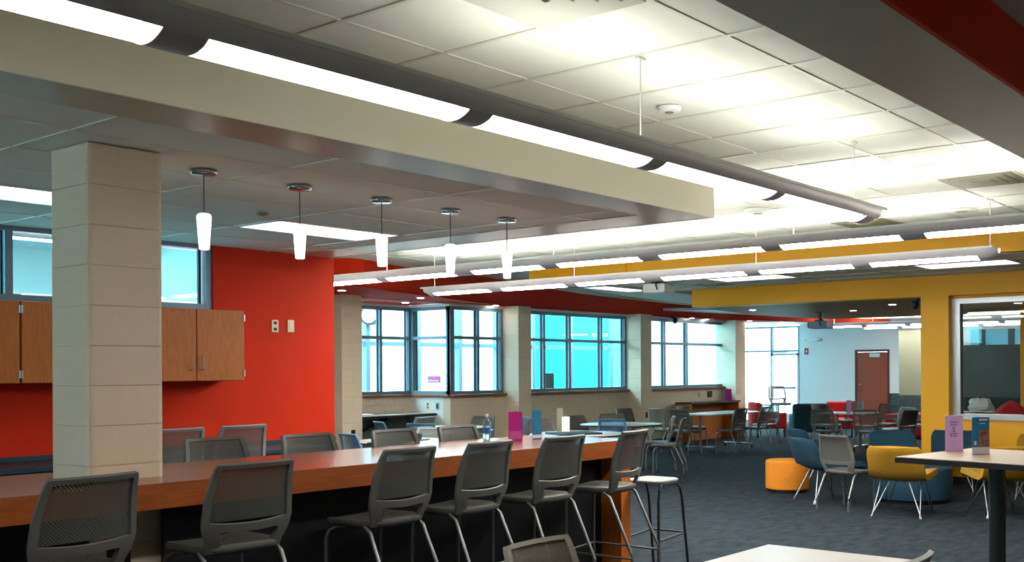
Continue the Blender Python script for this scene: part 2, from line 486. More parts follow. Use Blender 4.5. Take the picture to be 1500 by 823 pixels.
# ---- curved red fascia over the window wall
fc = smooth_curve([(8.75, 12.85), (9.40, 11.80), (10.3, 12.05), (11.4, 12.42), (12.8, 12.88), (14.0, 13.22), (14.9, 13.37), (16.6, 13.40), (18.3, 13.38), (19.7, 13.2), (21.35, 13.02), (22.4, 12.75), (24.2, 12.25), (26.5, 11.2)], 6)
fc = [(8.75, 12.85), (9.40, 11.80)] + [p for p in fc if p[0] > 9.55]
fs = MB()
for a, b in zip(fc, fc[1:]):
    d = Vector((b[0] - a[0], b[1] - a[1])); nrm = Vector((-d.y, d.x)).normalized() * .03
    fs.prism([a, b, (b[0] + nrm.x, b[1] + nrm.y), (a[0] + nrm.x, a[1] + nrm.y)], 2.775, 3.235 if a[0] < 19 else 3.1)
struct('fascia_red', fs, M['red'])
struct('soffit_red', MB().prism([p for p in fc if p[0] < 23.6] + [(22.9, 13.5), (12.85, 13.5), (12.85, 14.6), (7.0, 14.6), (7.0, 12.85)], 2.776, 2.80), M['red_matt'])

# ---- window wall: dado, piers, windows
YW = 13.42
def block_face(parent, x0, x1, y, z0, z1, first):
    """course by course, 8 x 16 inch painted blocks standing proud of the core wall; y is the room side"""
    z, r = z0, 0
    while z < z1 - .02:
        h = min(first if r == 0 else .2032, z1 - z)
        x = x0 - (.2032 if r % 2 else 0)
        while x < x1 - .02:
            a, b = max(x, x0), min(x + .4064, x1)
            if b - a > .03:
                k = ('blk', round(b - a, 3), round(h, 3))
                if k not in _tcache:
                    _tcache[k] = B(.001, k[1] - .001, 0, .03, .001, k[2] - .001).mesh('block', M['cmu'], bevel=.003, seg=1)
                link('block', _tcache[k], parent, (a, y, z))
            x += .4064
        z += h; r += 1

def pier(n, x0, x1, y0, y1, ztop):
    p = struct('wall_pier_%d' % n, B(x0 + .003, x1 - .003, y0 + .003, y1, 0, ztop), M['cmu'])
    z, r = 0., 0
    w = x1 - x0; d = y1 - y0
    while z < ztop - .01:
        h = min(.2032, ztop - z)
        k = ('pier', round(w, 3), round(h, 3), r % 2)
        if k not in _tcache:
            mb = MB()
            if r % 2: mb.box(0, w / 2 - .001, 0, d - .01, .001, h - .001).box(w / 2 + .001, w, 0, d - .01, .001, h - .001)
            else: mb.box(0, w, 0, d - .01, .001, h - .001)
            _tcache[k] = mb.mesh('block', M['cmu'], bevel=.006, seg=1)
        link('block', _tcache[k], p, (x0, y0, z))
        z += h; r += 1
pier(1, 10.28, 10.66, 13.06, 14.45, 2.775)
pier(2, 14.19, 14.53, 13.06, 13.45, 2.775)
pier(3, 17.93, 18.32, 13.06, 13.45, 2.775)
pier(4, 21.75, 22.2, 13.06, 13.6, 2.775)

def dado(n, x0, x1, y, sill):
    w = struct('wall_window_%d' % n, B(x0, x1, y + .005, y + .18, 0, sill), M['cmu'])
    block_face(w, x0, x1, y, 0, sill, .2032)
dado(1, 10.66, 12.85, 14.45, 1.2)
dado(2, 12.85, 14.19, YW, 1.2)
dado(3, 14.53, 17.93, YW, 1.2)
dado(4, 18.32, 22.0, YW, 1.2)
struct('wall_window_5', B(12.85, 12.99, YW + .18, 14.63, 0, 1.2).box(12.86, 12.99, YW + .15, 14.63, 2.73, 2.776), M['white'])
struct('wall_window_6', B(6.94, 10.3, 14.45, 14.6, 0, 3.2).box(6.8, 6.94, 9.1, 14.6, 0, 3.2), M['white'])
struct('wall_header', B(10.66, 12.85, 14.45, 14.6, 2.73, 3.2).box(12.85, 22.75, YW, YW + .15, 2.73, 2.775).box(12.85, 22.9, 13.5, 13.65, 2.81, 3.24), M['white'])
struct('trim_2', B(9.6, 14.19, YW - .02, YW, 2.752, 2.776).box(14.53, 17.93, YW - .02, YW, 2.752, 2.776).box(18.32, 21.75, YW - .02, YW, 2.752, 2.776), M['lip'])
struct('baseboard_window', B(14.53, 17.93, YW - .012, YW, 0, .1).box(18.32, 21.75, YW - .012, YW, 0, .1).box(12.85, 14.19, YW - .012, YW, 0, .1), M['blackplastic'])

def window(n, x0, x1, y, z0, z1, mulls, trans, along='x', sillw=True, tint='glass', lab=None):
    """framed fixed window. along 'x': the wall runs in x at y; along 'y': runs in y at x=y"""
    t = bpy.data.objects.new('window_%d' % n, None); COL.objects.link(t)
    t['kind'] = 'structure'
    t.location = ((x0 + x1) / 2, y, z0) if along == 'x' else (y, (x0 + x1) / 2, z0)
    L, H, D = (x1 - x0), z1 - z0, .11
    def bx(a, b, d0, d1, c, d):
        return (a, b, d0, d1, c, d) if along == 'x' else (d0, d1, a, b, c, d)
    h = L / 2
    f = MB().box(*bx(-h, -h + .06, 0, D, 0, H)).box(*bx(h - .06, h, 0, D, 0, H)).box(*bx(-h, h, .002, D - .002, 0, .06)).box(*bx(-h, h, .002, D - .002, H - .06, H))
    f.build('frame', M['alu'], t)
    cuts = [-h + .06] + [q - (x0 + x1) / 2 for q in mulls] + [h - .06]
    for q in cuts[1:-1]:
        MB().box(*bx(q - .03, q + .03, .004, D - .004, .06, H - .06)).build('mullion', M['alu'], t)
    zt = [.06] + ([trans - z0] if trans is not None else []) + [H - .06]
    if trans is not None:
        MB().box(*bx(-h + .06, h - .06, .003, D - .003, trans - z0 - .028, trans - z0 + .028)).build('transom', M['alu'], t)
    for a, b in zip(cuts, cuts[1:]):
        for c, d in zip(zt, zt[1:]):
            MB().box(*bx(a + .028, b - .028, .06, .066, c + .02, d - .02)).build('pane', M[tint], t)
            g = MB()
            g.box(*bx(a + .02, a + .045, .05, .075, c, d)).box(*bx(b - .045, b - .02, .05, .075, c, d))
            g.build('gasket', M['alu_dark'], t)
    if sillw:
        MB().box(*bx(-h - .02, h + .02, -.09 if along == 'x' else -.07, .02, -.045, 0)).build('sill', M['sill'], t, bevel=.006)
    return t
window(1, 10.66, 12.88, 14.44, 1.2, 2.73, [11.55, 12.2], 2.19)
window(2, YW + .03, 14.45, 12.87, 1.2, 2.73, [], 2.19, along='y')
window(3, 12.87, 14.19, YW + .02, 1.2, 2.73, [13.56], 2.19)
window(4, 14.53, 17.93, YW + .02, 1.2, 2.73, [15.33, 16.09, 17.1], 2.19)
window(5, 18.32, 22.0, YW + .02, 1.2, 2.73, [19.36, 20.25], 2.19)
window(6, 2.05, 5.58, 8.96, 2.18, 2.805, [3.82], None, sillw=False, tint='sky_glass')
window(7, 5.9, 8.2, -3.12, .9, 2.1, [7.0], None, along='y', sillw=False)

# storefront with a glazed door at the bright far end
sf = window(8, 14.65, 17.5, 28.05, 0.02, 2.88, [15.62], 2.14, along='y', sillw=False)
window(10, 22.9, 28.0, 17.52, .3, 2.6, [24.6, 26.3], None, sillw=False)  # unseen glazing added to bring more daylight onto the far wall
d2 = tag(thing('door_2', None, None, (28.0, 15.15, 0)), kind='structure')
MB().box(.02, .07, -.46, -.40, 0.05, 2.08).box(.02, .07, .40, .46, 0.05, 2.08).box(.02, .07, -.46, .46, 2.0, 2.08).box(.02, .07, -.46, .46, .05, .3).build('door_frame', M['lip'], d2)
MB().box(-.02, .02, -.38, .38, 1.02, 1.08).build('push_bar', M['alu'], d2)
MB().box(-.03, .02, -.1, .35, 2.09, 2.14).build('door_closer', M['alu'], d2)

# ---- outside
struct('ground_outside', B(-8, 45, 17.66, 45, -.2, -.1).box(-8, 22.7, 14.62, 17.66, -.2, -.1).box(28.45, 45, -4, 17.66, -.2, -.1), M['concrete'])
ow = struct('wall_outside', B(-6, 15.7, 20.0, 20.3, -.1, 5.5).box(18.6, 45, 26, 26.3, -.1, 5.5), M['outwall'])
cw = struct('curtain_wall_outside', MB(), M['alu'])
cw_mb = MB()
xsx = [9.6, 11.0, 13.95, 15.3, 16.5, 17.7, 18.9, 20.3, 21.9, 23.4, 24.9, 26.2, 27.6]
for x in xsx:
    B(x - .05, x + .05, 16.9, 17.05, -.1, 3.6).build('post', M['alu'], cw)
for z in (2.12, 3.5):
    B(9.55, 27.7, 16.92, 17.03, z, z + .09).build('rail', M['alu'], cw)
for a, b in zip(xsx, xsx[1:]):
    if 18.5 < a < 22.5:
        B(a + .05, b - .05, 16.96, 16.972, -.05, 3.5).build('tinted_pane', M['cyan'], cw)
B(11.0, 14.3, 19.85, 19.98, 2.0, 2.45).build('canopy_band', M['outgrey'], ow)
B(14.35, 14.75, 19.7, 19.98, -.1, 5.0).build('column', M['outgrey'], ow)
B(16.0, 16.3, 19.7, 19.98, -.1, 5.0).build('column', M['outgrey'], ow)
B(21.6, 26.5, 19.4, 19.6, -.1, 5.0).build('cladding_panel', M['aqua'], ow)

# ================================================================== KITCHEN
kw = struct('wall_kitchen', B(-3, 6.94, 8.94, 9.1, 0, 2.18).box(-3, 2.05, 8.94, 9.1, 2.18, 2.815).box(5.58, 6.94, 8.94, 9.1, 2.18, 2.815).box(2.05, 5.58, 8.94, 9.1, 2.805, 2.815), M['red'])
struct('ceiling_back_room', B(-3, 6.8, 9.1, 13.3, 3.1, 3.2), M['white'])
struct('wall_back_room', B(-3, 6.8, 13.3, 13.45, 0, .6).box(-3, 6.8, 13.3, 13.45, 2.55, 3.2), M['white'])
wb = struct('mullions_back_room', MB(), M['alu'])
for x in (.6, 1.9, 3.2, 4.5, 5.3, 5.75, 6.6): B(x - .05, x + .05, 13.3, 13.42, .6, 2.55).build('post', M['alu'], wb)
B(-3, 6.8, 13.31, 13.41, 2.3, 2.36).build('rail', M['lip'], wb)
for y in (10.2, 11.9):
    t = thing('strip_lamp', 'thin white strip lamp on the ceiling seen through the high kitchen window, %s row' % ('nearer' if y < 11 else 'farther'), 'ceiling light', (4., y, 3.045), group='strip lamps behind the kitchen window')
    B(-3.5, 2.4, -.08, .08, 0, .05).build('body', M['lip'], t)
    B(-3.5, 2.4, -.06, .06, -.012, 0).build('lens', M['strip'], t)

def cabinet(x0, x1, ndoor, label):
    t = thing('wall_cabinet', label, 'cabinet', ((x0 + x1) / 2, 8.94, 1.535), group='oak wall cabinets over the kitchen counter')
    w = (x1 - x0) / 2
    B(-w, w, -.33, -.002, 0, .635).build('body', M['wood_v'], t, bevel=.003)
    for k in range(ndoor):
        a = -w + (2 * w) * k / ndoor + .004; b = -w + (2 * w) * (k + 1) / ndoor - .004
        d = B(a, b, -.355, -.332, .004, .631).build('door', M['wood_v'], t, bevel=.003)
        hx = (b - .045) if (k == 0 and ndoor == 2) else (a + .045)
        MB().tube([(hx, -.355, .10), (hx, -.385, .105), (hx, -.385, .21), (hx, -.355, .215)], .006).build('handle', M['chrome'], d)
        ex = a if (k == 0 and ndoor == 2) else b
        for z in (.04, .54): B(ex - .006, ex + .006, -.362, -.345, z, z + .06).build('hinge', M['silver'], d)
cabinet(2.79, 3.735, 2, 'oak two-door wall cabinet at the left edge of the photo')
cabinet(3.745, 4.715, 2, 'oak wall cabinet mostly hidden behind the block pillar')
cabinet(4.725, 5.67, 2, 'oak two-door wall cabinet right of the block pillar beside the bare red wall')
bc = thing('base_cabinet', 'dark teal kitchen base cabinet along the red wall under the oak cabinets', 'cabinet', (3.2, 8.94, 0))
B(-3, 3.2, -.6, -.002, .1, .87).build('body', M['teal'], bc)
B(-3, 3.22, -.63, -.002, .87, .91).build('countertop', M['teal'], bc, bevel=.004)
B(-3, 3.7, -.016, -.001, .912, .952).build('backsplash', M['teal'], bc)
B(-3, 3.2, -.54, -.002, 0, .1).build('plinth', M['black'], bc)
struct('trim_3', B(6.45, 6.94, 8.925, 8.94, 0, .95), M['teal'])
def plate(name, label, loc, kind, rz=0, group=None, w=.075, h=.12, m='offwhite', m2='blackplastic'):
    t = thing(name, label, kind, loc, rz, group)
    B(-w / 2, w / 2, -.008, -.0005, -h / 2, h / 2).build('cover_plate', M[m], t, bevel=.002)
    if name == 'wall_outlet':
        for z in (-.03, .03): B(-.017, .017, -.011, -.008, z - .014, z + .014).build('socket', M[m2], t)
    else:
        B(-.018, .018, -.012, -.008, -.035, .035).build('toggle', M[m2], t)
    return t
plate('wall_outlet', 'left of two cream plates high on the red kitchen wall, a twin socket', (6.235, 8.94, 2.058), 'outlet', group=None)
plate('wall_switch', 'right of two cream plates high on the red kitchen wall, a blank switch', (6.415, 8.94, 2.063), 'switch', m2='offwhite')

# ---- block pillar rising through the bar
pil = struct('pillar', B(2.657, 3.043, 5.357, 5.738, 0, 2.775), M['cmu'])
PX0, PX1, PY0, PY1 = 2.65, 3.05, 5.35, 5.745
z, r = 0., 0
while z < 2.77:
    h = min(.128 if r == 0 else .2032, 2.775 - z)
    k = ('pb', round(h, 3))
    if k not in _tcache:
        w, d = PX1 - PX0, PY1 - PY0
        me = B(0, w, 0, d, .0012, h - .0012).mesh('block', None)
        bm = bmesh.new(); bm.from_mesh(me)
        ed = [e for e in bm.edges if abs(e.verts[0].co.z - e.verts[1].co.z) > .05]
        bmesh.ops.bevel(bm, geom=ed, offset=.028, segments=4, affect='EDGES', profile=.5)
        ed2 = [e for e in bm.edges if len(e.link_faces) == 2 and e.calc_face_angle(0) > 1.2]
        bmesh.ops.bevel(bm, geom=ed2, offset=.0018, segments=1, affect='EDGES', profile=.5)
        bm.to_mesh(me); bm.free(); me.materials.append(M['cmu'])
        _tcache[k] = me
    link('block', _tcache[k], pil, (PX0, PY0, z))
    z += h; r += 1
plate('wall_outlet', 'dark outlet box low on the block pillar behind the leftmost stool', (2.80, 5.35, .66), 'outlet', w=.12, h=.14, m='blackplastic')

# ---- the long bar
bar = thing('bar_counter', 'long oak bar counter wrapped around the block pillar', 'bar counter', (3.5, 5.545, 0))
ox, oy = 3.5, 5.545
BX0, BX1, BY0, BY1 = -1.5, 6.80, 5.02, 6.07
g = .004
top = MB().box(BX0 - ox, PX0 - g - ox, BY0 - oy, BY1 - oy, 1.035, 1.067).box(PX1 + g - ox, BX1 - ox, BY0 - oy, BY1 - oy, 1.035, 1.067)
top.box(PX0 - g - ox, PX1 + g - ox, BY0 - oy, PY0 - g - oy, 1.035, 1.067).box(PX0 - g - ox, PX1 + g - ox, PY1 + g - oy, BY1 - oy, 1.035, 1.067)
top.build('countertop', M['wood_top'], bar)
B(BX0 - ox, BX1 - ox, BY0 - oy, BY0 + .03 - oy, .94, 1.035).build('front_apron', M['wood'], bar)
B(BX0 - ox, BX1 - ox, BY1 - .03 - oy, BY1 - oy, .94, 1.035).build('rear_apron', M['wood'], bar)
B(BX1 - .03 - ox, BX1 - ox, BY0 + .03 - oy, BY1 - .03 - oy, .94, 1.035).build('end_apron', M['wood'], bar)
B(6.66 - ox, 6.78 - ox, BY0 + .03 - oy, BY1 - .03 - oy, 0, .94).build('end_leg', M['wood_v'], bar)
B(2.99 - ox, 6.66 - ox, 5.25 - oy, 5.28 - oy, 0, 1.035).build('modesty_panel', M['black'], bar)
B(BX0 - ox, 2.60 - ox, 5.25 - oy, 5.28 - oy, 0, 1.035).build('modesty_panel', M['black'], bar)

# ================================================================== CHAIRS
def interp(tab, t):
    for (a, va), (b, vb) in zip(tab, tab[1:]):
        if t <= b:
            k = (t - a) / (b - a); k = k * k * (3 - 2 * k) if 0 else k
            return va + (vb - va) * k
    return tab[-1][1]
WT = [(0, .205), (.10, .212), (.22, .238), (.34, .249), (.6, .240), (.9, .219), (1, .211)]
YT = [(0, -.185), (.15, -.205), (.34, -.222), (.6, -.235), (.85, -.262), (1, -.290)]
def S(u, t, hs):
    w = interp(WT, t)
    if t > .97: w -= .004
    return Vector((u * w, interp(YT, t) + .045 * u * u * (1 - .35 * t), hs - .035 + .435 * t))
def shell_parts(hs):
    T1 = [.36, .44, .52, .6, .68, .76, .84, .92, .955]
    fr = MB()
    fr.sheet([[S(u, t, hs) for u in (-1, -.93, -.86)] for t in [.30] + T1 + [1.]], .022)
    fr.sheet([[S(u, t, hs) for u in (.86, .93, 1)] for t in [.30] + T1 + [1.]], .022)
    fr.sheet([[S(u, t, hs) for u in [-.86 + 1.72 * k / 12 for k in range(13)]] for t in (.955, .978, 1.)], .022)
    us = [-.86 + 1.72 * k / 12 for k in range(13)]
    fr.sheet([[S(u, .36 - (.06 + .045 * max(0, abs(u) - .55) / .31) * (1 - k / 3) - .03 * (1 - k / 3) * (1 - 0), hs) + Vector((0, 0, -.018 * (1 - u * u))) for u in us] for k in range(4)], .02)
    for s in (-1, 1):
        rows = []
        for k in range(7):
            t = .30 * k / 6
            inner_u = .70 - .02 * (k / 6) if k < 5 else (.66 if k == 5 else .60)
            rows.append([S(s * q, t, hs) for q in (inner_u, (inner_u + 1) / 2, 1)])
        fr.sheet(rows if s > 0 else [r_[::-1] for r_ in rows], .024)
    net = MB().sheet([[S(u, t, hs) for u in us] for t in T1[:1] + T1[1:]], .006)
    return fr, net
def seat_mb(hs):
    n = 28
    prof = [(.86, -.05), (.97, -.035), (1., -.018), (.985, -.004), (.93, .0), (.5, -.008), (.02, -.010)]
    vs, fs = [], []
    for sc, z in prof:
        for j in range(n):
            a = 2 * PI * j / n
            ca, sa = math.cos(a), math.sin(a)
            x = .228 * math.copysign(abs(ca) ** .55, ca); y = .235 * math.copysign(abs(sa) ** .55, sa)
            zz = z - (.018 * max(0, (y - .13) / .1) ** 2)
            vs.append((x * sc, .03 + y * sc, hs + zz))
    for i in range(len(prof) - 1):
        for j in range(n): fs.append((i * n + j, i * n + (j + 1) % n, (i + 1) * n + (j + 1) % n, (i + 1) * n + j))
    fs.append(tuple(range(n - 1, -1, -1))); fs.append(tuple(range((len(prof) - 1) * n, len(prof) * n)))
    return MB().add(vs, fs)
_proto = {}
def make_chair(kind, tone):
    hs = .775 if kind == 'bar_stool' else .455
    sm, nm = {'grey': ('shell', 'net'), 'blue': ('shell_b', 'net_b'), 'pale': ('shell_l', 'net_l'), 'taupe': ('shell_t', 'net_t')}[tone]
    key = (kind,)
    if key not in _proto:
        fr, net = shell_parts(hs)
        rear_y, bz = (-.34, .30) if kind == 'bar_stool' else (-.275, .13)
        legs = []
        for s in (-1, 1):
            legs.append(MB().tube([(s * .15, .10, hs - .055), (s * .19, .15, hs - .057), (s * .21, .185, hs - .08), (s * .215, .20, hs - .13), (s * .222, .205, 0)], .0115))
            legs.append(MB().tube([(s * .208, -.10, hs - .035), (s * .214, -.155, hs - .07), (s * .228, rear_y + .012, bz + .02), (s * .23, rear_y, bz - .03), (s * .23, rear_y, 0)], .0115))
        foot = None
        if kind == 'bar_stool':
            foot = MB().tube([(-.22, .205, .30), (.22, .205, .30)], .009)
            for s in (-1, 1): foot.tube([(s * .226, .205, .30), (s * .229, rear_y, .28)], .008)
        _proto[key] = [fr.mesh('back_frame', None, smooth=True), net.mesh('back_mesh', None, smooth=True), seat_mb(hs).mesh('seat', None, smooth=True),
                       [l.mesh('leg', None, smooth=True) for l in legs], foot.mesh('footrest', None, smooth=True) if foot else None]
    def wm(me, mm):
        k = (me.name, mm)
        if k not in _proto:
            c = me.copy(); c.materials.clear(); c.materials.append(M[mm]); _proto[k] = c
        return _proto[k]
    fr, net, st, legs, foot = _proto[key]
    def place(x, y, deg, label, group, lean=False):
        a = math.radians(deg)
        t = thing(kind, label, 'stool' if kind == 'bar_stool' else 'chair', (x + .29 * math.cos(a), y + .29 * math.sin(a), 0), a - PI / 2, group)
        link('back_frame', wm(fr, sm), t); link('back_mesh', wm(net, nm), t); link('seat', wm(st, sm), t)
        for l in legs: link('leg', wm(l, 'legm'), t)
        if foot: link('footrest', wm(foot, 'legm'), t)
        return t
    return place
stool = {k: make_chair('bar_stool', k) for k in ('grey', 'pale', 'taupe')}
chair = {k: make_chair('plastic_chair', k) for k in ('grey', 'blue', 'pale', 'taupe')}
GS = 'grey stools along the near side of the bar'
for x, y, dg, lb in [
    (2.29, 4.54, 98, 'dark grey mesh-back bar stool in front of the block pillar, leftmost at the bar'),
    (3.09, 4.56, 90, 'dark grey mesh-back bar stool just right of the pillar, second from left'),
    (4.15, 4.63, 95, 'grey mesh-back bar stool near mid-bar, third from left on the near side'),
    (4.79, 4.61, 95, 'grey mesh-back bar stool left of the magenta card, fourth on the near side'),
    (5.47, 4.58, 92, 'grey mesh-back bar stool right of the blue card, second last on the near side'),
    (6.25, 4.57, 101, 'grey mesh-back bar stool at the right end of the bar by the oak end leg')]:
    stool['grey'](x, y, dg, lb, GS)
GF = 'stools along the far side of the bar'
for x, y, dg, lb in [
    (4.04, 6.50, 268, 'grey stool back right of the pillar beyond the bar top'),
    (4.66, 6.34, 270, 'grey stool back beyond the bar below the right edge of the red wall'),
    (5.37, 6.26, 271, 'grey stool back beyond the bar under the left window bay, left of two'),
    (6.02, 6.25, 272, 'grey stool back beyond the bar left of the water bottle, right of two'),
    (2.15, 6.75, 268, 'pale stool back barely showing left of the block pillar')]:
    stool['grey'](x, y, dg, lb, GF)
stool['pale'](4.56, 7.74, 92, 'pale stool at the kitchen counter, left one beside the pillar', 'pale stools at the kitchen counter')
stool['pale'](5.14, 7.76, 92, 'pale stool at the kitchen counter below the red wall, right one', 'pale stools at the kitchen counter')
bs = thing('backless_stool', 'backless stool with pale seat and black tube frame at the bar end', 'stool', (6.97, 4.965, 0), 0)
sq = MB()
_o = [(math.copysign(abs(math.cos(q)) ** .4, math.cos(q)), math.copysign(abs(math.sin(q)) ** .4, math.sin(q))) for q in [2 * PI * j / 28 for j in range(28)]]
for sc_, z_ in ((.155, .718), (.168, .726), (.168, .738), (.158, .745)): sq.v += [(x * sc_, y * sc_, z_) for x, y in _o]
for i in range(3):
    for j in range(28): sq.f.append((i * 28 + j, i * 28 + (j + 1) % 28, (i + 1) * 28 + (j + 1) % 28, (i + 1) * 28 + j))
sq.f.append(tuple(range(27, -1, -1))); sq.f.append(tuple(range(84, 112)))
sq.build('seat', M['shell_l'], bs, smooth=True)
for sy in (-.165, .165):
    MB().tube([(-.16, sy, 0), (-.155, sy, .60), (-.145, sy, .67), (-.11, sy * .96, .708), (.10, sy * .96, .708), (.145, sy, .67), (.17, sy, .58), (.25, sy * 1.05, 0)], .011).build('leg_frame', M['darkleg'], bs, smooth=True)
    MB().tube([(-.155, sy, .27), (.213, sy * 1.02, .30)], .008).build('footrest', M['darkleg'], bs)
MB().tube([(.213, -.168, .30), (.213, .168, .30)], .008).build('footrest', M['darkleg'], bs)
chair['taupe'](3.58, 3.22, 270, 'taupe mesh chair back at the bottom edge by the white table', None)
chair['pale'](4.13, 1.62, 92, 'pale chair corner peeking above the white foreground table at right', None)

CH = 'plastic chairs around the far tables'
for x, y, dg, tone, lb in [
    (8.31, 10.51, -10, 'blue', 'blue chair back at the edge of the red wall by the first round table'),
    (9.82, 10.59, 195, 'pale', 'pale blue-lit chair at the first round table, below the pink sign'),
    (9.90, 9.57, 130, 'blue', 'pale blue chair back just behind the water bottle'),
    (10.53, 12.58, -20, 'blue', 'blue chair beside the left pier in front of the dark window counter'),
    (10.46, 11.56, 25, 'blue', 'dark blue chair left of the pale chair at the window counter'),
    (12.02, 13.10, 90, 'pale', 'pale grey chair pushed up to the dark window counter'),
    (12.70, 12.45, 190, 'grey', 'slate chair below the third window, above the bottle'),
    (12.86, 11.69, 165, 'blue', 'blue chair between the magenta and the blue card'),
    (12.35, 10.95, 235, 'grey', 'dark chair back right of the blue card'),
    (13.65, 11.33, 262, 'grey', 'grey chair with tilted back right of the white card'),
    (13.02, 10.06, 20, 'blue', 'blue chair left of the oval grey table'),
    (14.60, 11.28, 230, 'grey', 'grey chair behind the blue one at the oval grey table'),
    (16.60, 12.55, 262, 'grey', 'grey chair back against the third pier under its outlet'),
    (14.30, 9.72, 128, 'grey', 'grey chair in the aisle turned to the oval table, farther of two'),
    (13.96, 9.30, 118, 'grey', 'grey chair in the aisle turned to the oval table, nearer of two'),
    (16.75, 11.35, 0, 'grey', 'grey chair at the left end of the long mobile table, front one'),
    (16.95, 12.05, -20, 'taupe', 'taupe chair at the left end of the long mobile table, rear one'),
    (17.75, 10.50, 88, 'grey', 'grey chair on the near side of the mobile table, left of two'),
    (18.75, 10.52, 95, 'grey', 'grey chair on the near side of the mobile table, right of two'),
    (20.10, 11.20, 182, 'grey', 'dark chair at the right end of the long mobile table'),
    (18.20, 12.25, 268, 'grey', 'grey chair on the window side of the long mobile table'),
    (20.60, 10.35, 250, 'grey', 'grey chair seen side-on before the dark teal lounge chair'),
    (18.15, 9.05, 5, 'grey', 'dark chair left of the lilac card at the central table, back to camera'),
    (18.30, 8.25, 10, 'grey', 'dark chair right of the lilac card at the central table, back to camera'),
    (19.95, 8.05, 150, 'pale', 'pale grey chair at the right end of the central table'),
    (21.60, 9.15, 185, 'grey', 'grey chair beyond the central table in front of the brown door'),
    (18.60, 7.45, 75, 'grey', 'dark chair tilted sideways left of the yellow column'),
    (21.60, 8.35, 182, 'pale', 'pale chair nearest the yellow column before the marble wainscot'),
    (22.90, 10.55, 180, 'grey', 'grey chair beyond the central table beside the red lounge chair')]:
    chair[tone](x, y, dg, lb, CH)
chair['grey'](11.12, 5.42, -14, 'grey mesh chair standing among the blue and yellow lounge chairs', None)
stool['grey'](23.75, 13.10, 235, 'tall grey stool silhouetted against the bright glass door', None)

# ================================================================== TABLES
def round_table(name, x, y, r, label, topm='ttop', sy=1., h=.74):
    t = thing(name, label, 'table', (x, y, 0))
    MB().lathe([(r - .012, h - .028), (r, h - .02), (r, h - .006), (r - .006, h), (.01, h)], 40, sy=sy).build('tabletop', M[topm], t, smooth=True)
    MB().lathe([(r + .002, h - .024), (r + .004, h - .02), (r + .004, h - .008), (r + .002, h - .004)], 40, sy=sy).build('edge_band', M['edge'], t, smooth=True)
    MB().tube([(0, 0, .04), (0, 0, h - .028)], .035, 12).build('column', M['post'], t, smooth=True)
    for k in range(4):
        a = PI / 4 + k * PI / 2
        MB().tube([(0, 0, .06), (.36 * math.cos(a), .36 * math.sin(a), .03)], .018).build('foot', M['post'], t)
    return t
round_table('round_table', 9.05, 10.30, .60, 'white round table at left behind the bar by the red wall')
round_table('round_table', 11.55, 12.1, .60, 'white round table farther back near the left windows')
round_table('round_table', 11.35, 9.35, .66, 'pale round table with a dark laptop just beyond the bar')
round_table('round_table', 13.72, 10.40, .66, 'oval grey table below the third window pier')
def rect_table(x, y, w, d, rz, label, h=.74):
    t = thing('mobile_table', label, 'table', (x, y, 0), rz)
    B(-w / 2, w / 2, -d / 2, d / 2, h - .03, h).build('tabletop', M['ttop'], t, bevel=.008)
    for s in (-1, 1):
        MB().tube([(s * (w / 2 - .25), 0, .09), (s * (w / 2 - .25), 0, h - .03)], .028, 10).build('leg', M['legm'], t, smooth=True)
        f = MB().tube([(s * (w / 2 - .25), -d / 2 + .06, .085), (s * (w / 2 - .25), d / 2 - .06, .085)], .022).build('foot', M['legm'], t)
        for q in (-1, 1):
            MB().lathe([(.004, -.016), (.03, -.016), (.036, -.008), (.036, .008), (.03, .016), (.004, .016)], 14).build('caster', M['blackplastic'], f, (s * (w / 2 - .25), q * (d / 2 - .07), .037)).rotation_euler = (PI / 2, 0, 0)
    return t
rect_table(18.35, 11.40, 1.95, .78, 0, 'long mobile table with white top and casters before the far windows')
rect_table(19.55, 9.15, 1.0, .75, PI / 2, 'central mobile table carrying a lilac card before the brown door')
wt = thing('oak_side_table', 'low orange oak table glimpsed behind the laptop table', 'table', (13.0, 10.95, 0))
B(-.3, .35, -.25, .25, .60, .64).build('tabletop', M['ofab'], wt, bevel=.005)
for sx in (-.26, .31):
    for sy in (-.2, .2): B(sx - .02, sx + .02, sy - .02, sy + .02, 0, .6).build('leg', M['wood_v'], wt)

ct = thing('cafe_table', 'tall beige table with dark edge and thick post at right', 'table', (6.74, 2.15, 0), math.radians(-9))
B(-.47, .50, -.45, .43, 1.032, 1.067).build('tabletop', M['ttan'], ct, bevel=.006)
e = .505
MB().box(-.476, .506, -.456, -.448, 1.028, 1.061).box(-.476, .506, .428, .436, 1.028, 1.061).box(-.476, -.468, -.448, .428, 1.028, 1.061).box(.498, .506, -.448, .428, 1.028, 1.061).build('edge_band', M['edge'], ct)
MB().tube([(0, 0, .03), (0, 0, 1.032)], .052, 24).build('column', M['post'], ct, smooth=True)
MB().lathe([(.30, 0), (.30, .012), (.06, .03)], 32).build('base', M['post'], ct, smooth=True)

ft = thing('foreground_table', 'white table top cut off by the bottom edge of the photo', 'table', (4.1, 2.2, 0))
B(-.6, .6, -.44, .44, .71, .74).build('tabletop', M['ftop'], ft, bevel=.006)
for sx in (-.5, .5):
    for sy in (-.36, .36): MB().tube([(sx, sy, 0), (sx, sy, .71)], .02).build('leg', M['legm'], ft)

